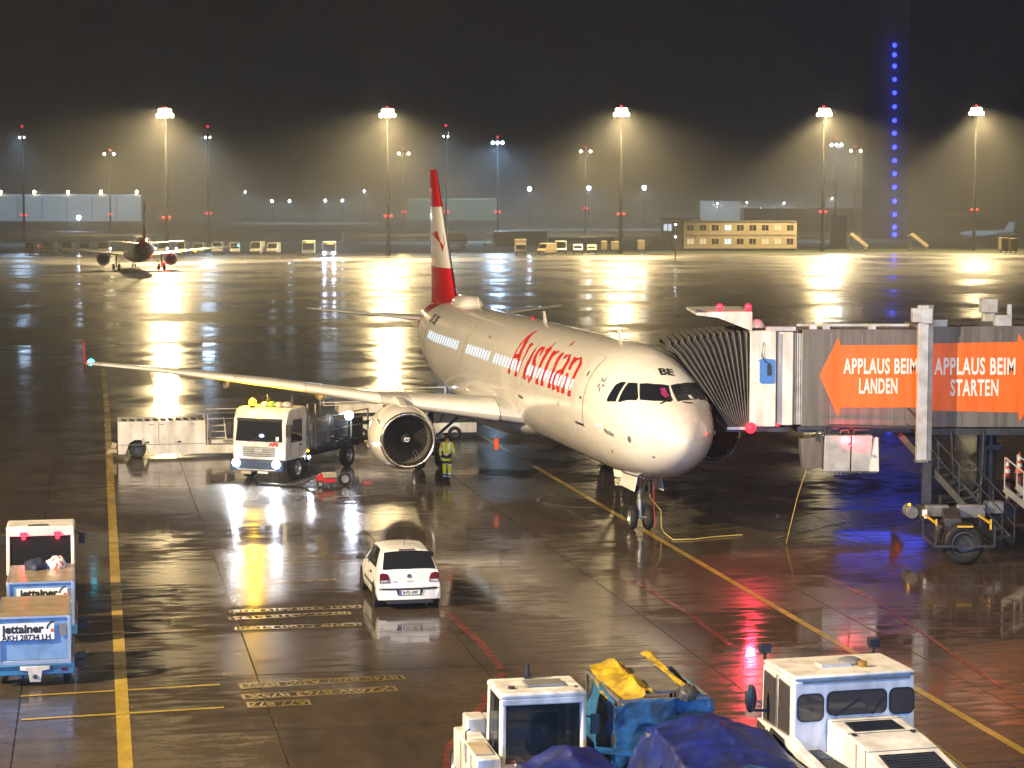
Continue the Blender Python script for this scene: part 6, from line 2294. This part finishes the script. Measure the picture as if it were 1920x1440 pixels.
vx = (53, 86, 122, 158, 193, 302, 337, 370, 405, 440, 477, 508)
vl = ('at the far left end of the row', 'second from the left end of the row', 'third from the left end of the row', 'fourth from the left, left of the far jet', 'just left of the far jet engine',
      'first to the right of the far jet', 'second to the right of the far jet', 'third to the right of the far jet', 'fourth to the right of the far jet', 'fifth to the right of the far jet', 'second from the right end of the row', 'at the right end of the row before the dark hall')
for k, x in enumerate(vx):
    p = far(x, 470, 455)
    hgt = (2.7, 2.6, 2.75, 2.5)[k % 4]
    van('pale parked van, ' + vl[k], loc=(p.x, 455 + (k % 3) * .6, 0), ht=hgt, wd=2.3 if k % 3 else 2.1, rot=R((k % 5 - 2) * 3))
for k, (x, lb) in enumerate(((578, 'apron bus with amber display, left of the two, its headlights off'), (617, 'apron bus with bright headlights on and amber display'))):
    D = 445 if k == 0 else 430
    p = far(x, 470, D)
    v = thing('apron_bus', lb, 'bus', (p.x, D, 0), R(4), 'buses waiting by the dark hall')
    MB().box((0, 4.5, 1.75), (2.6, 9, 2.7)).build('body', M['lgrey'], v, bevel=.1)
    MB().box((0, -.03, 1.9), (2.35, .08, 1.3)).build('windscreen', M['glass'], v)
    MB().box((.25, -.08, 2.82), (1.25, .08, .30)).build('destination_display', M['display'], v)
    for s in (-1, 1):
        MB().ball((s * .95, -.12, .85), .26 if k else .12, 10, 6, -1, (1, .4, 1)).build('headlamp', M['lens_white'] if k else M['alu'], v)
        for y in (1.6, 7): wheel(v, (s * 1.15, y, .45), .45, .28, 'x')
        if k: light('bus_headlight', 'SPOT', (s * .95, -.35, .9), 9000, (.60, .75, 1), v, aim=(s * 1.1, -22, -2.2), angle=80, blend=.6, radius=.16)


def truck2(label, x, D, name='box_truck', box='cream', cat='truck', cabc='lgrey', rot=0):
    p = far(x, 470, D)
    t = thing(name, label, cat, (p.x, D, 0), rot, 'trucks and trailers parked right of the fin')
    MB().box((0, 4.0, 2.05), (2.4, 5.2, 2.5)).build('box_body', M[box], t, bevel=.04)
    MB().box((0, .55, 1.45), (2.2, 1.6, 1.9)).build('cab', M[cabc], t, bevel=.1)
    MB().box((0, -.28, 1.75), (1.9, .06, .75)).build('windscreen', M['glass'], t)
    MB().box((0, -.26, .6), (2.2, .16, .3)).build('bumper', M['dark'], t)
    for s in (-1, 1):
        for y in (.6, 5): wheel(t, (s * .98, y, .45), .45, .3, 'x')
    return t


truck2('box truck with a cream box body, leftmost of the trucks right of the fin', 976, 450)
van('cream van standing beside the box truck', loc=(far(1014, 470, 455).x, 455, 0), body='cream', rot=R(-30), ht=2.4)
van('pale van with a dark windscreen, third vehicle right of the fin', loc=(far(1052, 470, 460).x, 460, 0), ht=2.8, wd=2.4)
van('low grey van between the pale van and the trailers', loc=(far(1084, 470, 458).x, 458, 0), ht=2.1)
van('low cream van next to the standing trailer', loc=(far(1110, 470, 460).x, 460, 0), body='cream', ht=1.95)
for k, (x, y0, y1, wpx, lb) in enumerate(((1133, 452, 464, 11, 'tall narrow cream trailer among the parked vehicles'), (1154, 453, 463, 16, 'wide cream trailer left of the middle mast'), (1203, 450, 462, 12, 'small cream box trailer right of the middle mast'),
                                          (1885, 446, 456, 14, 'left cream trailer at the right edge behind the apron'), (1903, 447, 457, 14, 'right cream trailer at the right edge behind the apron'))):
    D = 470
    p, q = far(x, y0, D), far(x, y1, D)
    t = thing('trailer', lb, 'trailer', (p.x, D, 0), 0, 'trucks and trailers parked right of the fin')
    wd = wpx * D / FPX
    MB().box((0, 1.5, .75 + (p.z - .75) / 2), (wd, 3.0, p.z - .75)).build('box_body', M['cream'], t, bevel=.04)
    MB().box((0, 1.5, .62), (wd * .9, 3.2, .18)).build('chassis', M['dark'], t)
    for s in (-1, 1): wheel(t, (s * wd * .4, 1.5, .4), .4, .2, 'x')
# bluish tanker and platform stand behind the fin
p = far(852, 465, 520)
t = thing('tank_trailer', 'pale blue lit tank trailer just right of the airliner fin', 'trailer', (p.x, 520, 0))
MB().cyl((-2.6, 1, 2.7), (3.0, 1, 2.7), 1.25, n=16).build('tank', M['lgrey'], t, smooth=40)
MB().box((0, 1, 1.2), (6.4, 2.2, .3)).build('chassis', M['dark'], t)
MB().box((-3.6, 1, 2.1), (1.6, 2.3, 2.6)).build('cab', M['lgrey'], t, bevel=.1)
for x in (-3, 1, 2.2): wheel(t, (x, -.1, .5), .5, .3, 'y')
p = far(917, 458, 520)
t = thing('maintenance_stand', 'pale blue wheeled maintenance stand left of the dark hall', 'stand', (p.x, 520, 0))
m = MB()
m.box((0, 1, 1.2), (3.0, 2, .5))
for x in (-1.2, 1.2):
    m.bar((x, 0, 0), (x * .5, 0, 3.6), .16)
    m.bar((x, 2, 0), (x * .5, 2, 3.6), .16)
m.box((0, 1, 3.6), (1.8, 2, .15))
m.build('frame', M['lgrey'], t)
# passenger stairs
for k, (x, lb) in enumerate(((1609, 'mobile passenger stairs left of the tower foot'), (1722, 'mobile passenger stairs right of the tower foot'))):
    D = 500
    p = far(x, 470, D)
    if k == 0:
        t = thing('passenger_stairs', lb, 'passenger stairs', (p.x, D, 0), 0, 'passenger stairs parked by the tower')
        m = MB()
        m.box((0, 1, .7), (4.6, 2, .5))
        m.box((-1.6, 1, 2.0), (.3, 1.8, 2.4))
        m.box((-2.0, 1, 3.4), (1.5, 2, .2))
        m.build('frame', M['dark'], t)
        for y in (0, 1.9):
            MB().bar((-1.5, y, 3.8), (2.2, y, .9), .12, .75).build('side_panel', M['cream'], t)
        for j in range(9):
            MB().box((-1.3 + j * .4, 1, 3.3 - j * .29), (.4, 1.8, .06)).build('stair_tread', M['grey'], t)
        for xx in (-1.7, 1.7): wheel(t, (xx, -.05, .4), .4, .25, 'y')
    else:
        dup(t, None, (p.x, D, 0), 0, lb)
# small business jet at the right
p = far(1845, 440, 640)
BJ = thing('business_jet', 'small pale blue lit business jet with a T-tail at the right edge', 'small jet', (p.x - 7.5, 640, 0), 0)
m = MB()
m.lathe([(0, .02), (.6, .42), (1.8, .80), (3.2, .98), (10, .98), (13, .72), (16.5, .2), (17, .02)], (0, 0, 2.1), 'x', 18)
m.build('fuselage', M['hang'], BJ, smooth=60)
m = MB()
m.prism([(13.0, 2.7), (15.0, 5.6), (16.9, 5.6), (16.2, 2.5)], -.12, .12)
m.build('fin', M['hang'], BJ)
MB().box((16.2, 0, 5.6), (1.5, 5.0, .12)).build('tailplane', M['hang'], BJ)
m = MB()
m.loft([[Vector((7, 0, 1.5)), Vector((10.5, 0, 1.5)), Vector((10.5, 0, 1.7)), Vector((7, 0, 1.75))], [Vector((10.0, -8, 2.1)), Vector((11.2, -8, 2.1)), Vector((11.2, -8, 2.15)), Vector((10.0, -8, 2.15))]])
m.loft([[Vector((7, 0, 1.5)), Vector((10.5, 0, 1.5)), Vector((10.5, 0, 1.7)), Vector((7, 0, 1.75))], [Vector((10.0, 8, 2.1)), Vector((11.2, 8, 2.1)), Vector((11.2, 8, 2.15)), Vector((10.0, 8, 2.15))]])
m.build('wing', M['hang'], BJ)
for s in (-1, 1): MB().cyl((11.2, s * 1.5, 2.7), (14.0, s * 1.5, 2.7), .55, .42, 14).build('engine', M['lgrey'], BJ, smooth=40)
for x in (3, 10): wheel(BJ, (x, -.4, .35), .35, .25, 'y'); 
m = MB()
for x in (3, 10): m.cyl((x, 0, .35), (x, 0, 1.4), .08, n=6)
m.build('gear', M['dark'], BJ)
light('jet_wash', 'SPOT', (p.x - 2, 622, 9), 8000, (.55, .78, 1), None, aim=(p.x, 640, 2.5), angle=110, blend=.8, radius=1)

# signal post in front of the office block
p = far(1266, 500, 400)
t = thing('lamp_post', 'slim pale post with small blue lamps left of the office block', 'post', (p.x, 400, 0))
zt = far(1266, 420, 400).z
MB().cyl((0, 0, 0), (0, 0, zt), .10, .07, 8).build('pole', M['lgrey'], t)
for y in (421, 444): MB().ball((0, -.15, far(1266, y, 400).z), .14, 8, 5).build('lamp', M['lens_cool'], t)

# ------------------------------------------------------------------ the far jet taxiing away, seen from behind
FJ, fb = airliner('distant white jet seen from behind with a red beacon glowing under it', 'distant_passenger_jet', (0, 0, 0), 0, .94, False)
FJ.rotation_euler = (0, 0, R(103))
nose = Vector((-58.0 - math.cos(R(103)) * -20, 338 + 33, 0))
c0 = at(252, 508)
d = Vector((math.cos(R(103)), math.sin(R(103)), 0))
FJ.location = (c0.x + d.x * 20, c0.y + d.y * 20 + 4, 0)
MB().ball((-21, -4.2, 1.0), .4, 10, 6).build('belly_beacon', M['lens_red'], FJ)
light('belly_beacon_light', 'POINT', (-22, -4.2, .9), 900, (1, .03, .06), FJ, radius=.4)
for y in (-5.2, -3.2, 4.5, -6.8): MB().ball((-16, y, 3.6), .16, 8, 5).build('landing_lamp', M['lens_cool'], FJ)
for y in (7.0, 9.3): MB().ball((-25.2, -y, 3.4), .26, 8, 5).build('wing_lamp', M['lens_amber'], FJ)
light('landing_light', 'SPOT', (-15, -5.2, 3.6), 12000, (.6, .75, 1), FJ, aim=(10, -6, 0), angle=70, blend=.6, radius=.3)

# added lamp out of view on the left, brightening the far stand
light('far_stand_fill', 'SPOT', (-100, 250, 30), 110000, WARM2, aim=(-58, 352, 3), angle=60, blend=.8, radius=.8)

# ------------------------------------------------------------------ rain haze
m = MB()
m.box((0, 1500, 64), (4400, 3080, 132))
hz = m.build('haze', None)
hz.data.materials.clear()
hm = bpy.data.materials.new('rain_haze')
hm.use_nodes = True
nt = hm.node_tree
for n in list(nt.nodes):
    if n.type == 'BSDF_PRINCIPLED': nt.nodes.remove(n)
pv = N(nt, 'ShaderNodeVolumePrincipled')
pv.inputs['Color'].default_value = (.86, .88, .90, 1)
pv.inputs['Density'].default_value = HAZE = .00064
pv.inputs['Anisotropy'].default_value = .5
nt.links.new(pv.outputs[0], nt.nodes['Material Output'].inputs['Volume'])
hz.data.materials.append(hm)
hz['kind'] = 'stuff'
hz['label'] = 'rain haze lit by the floodlights'
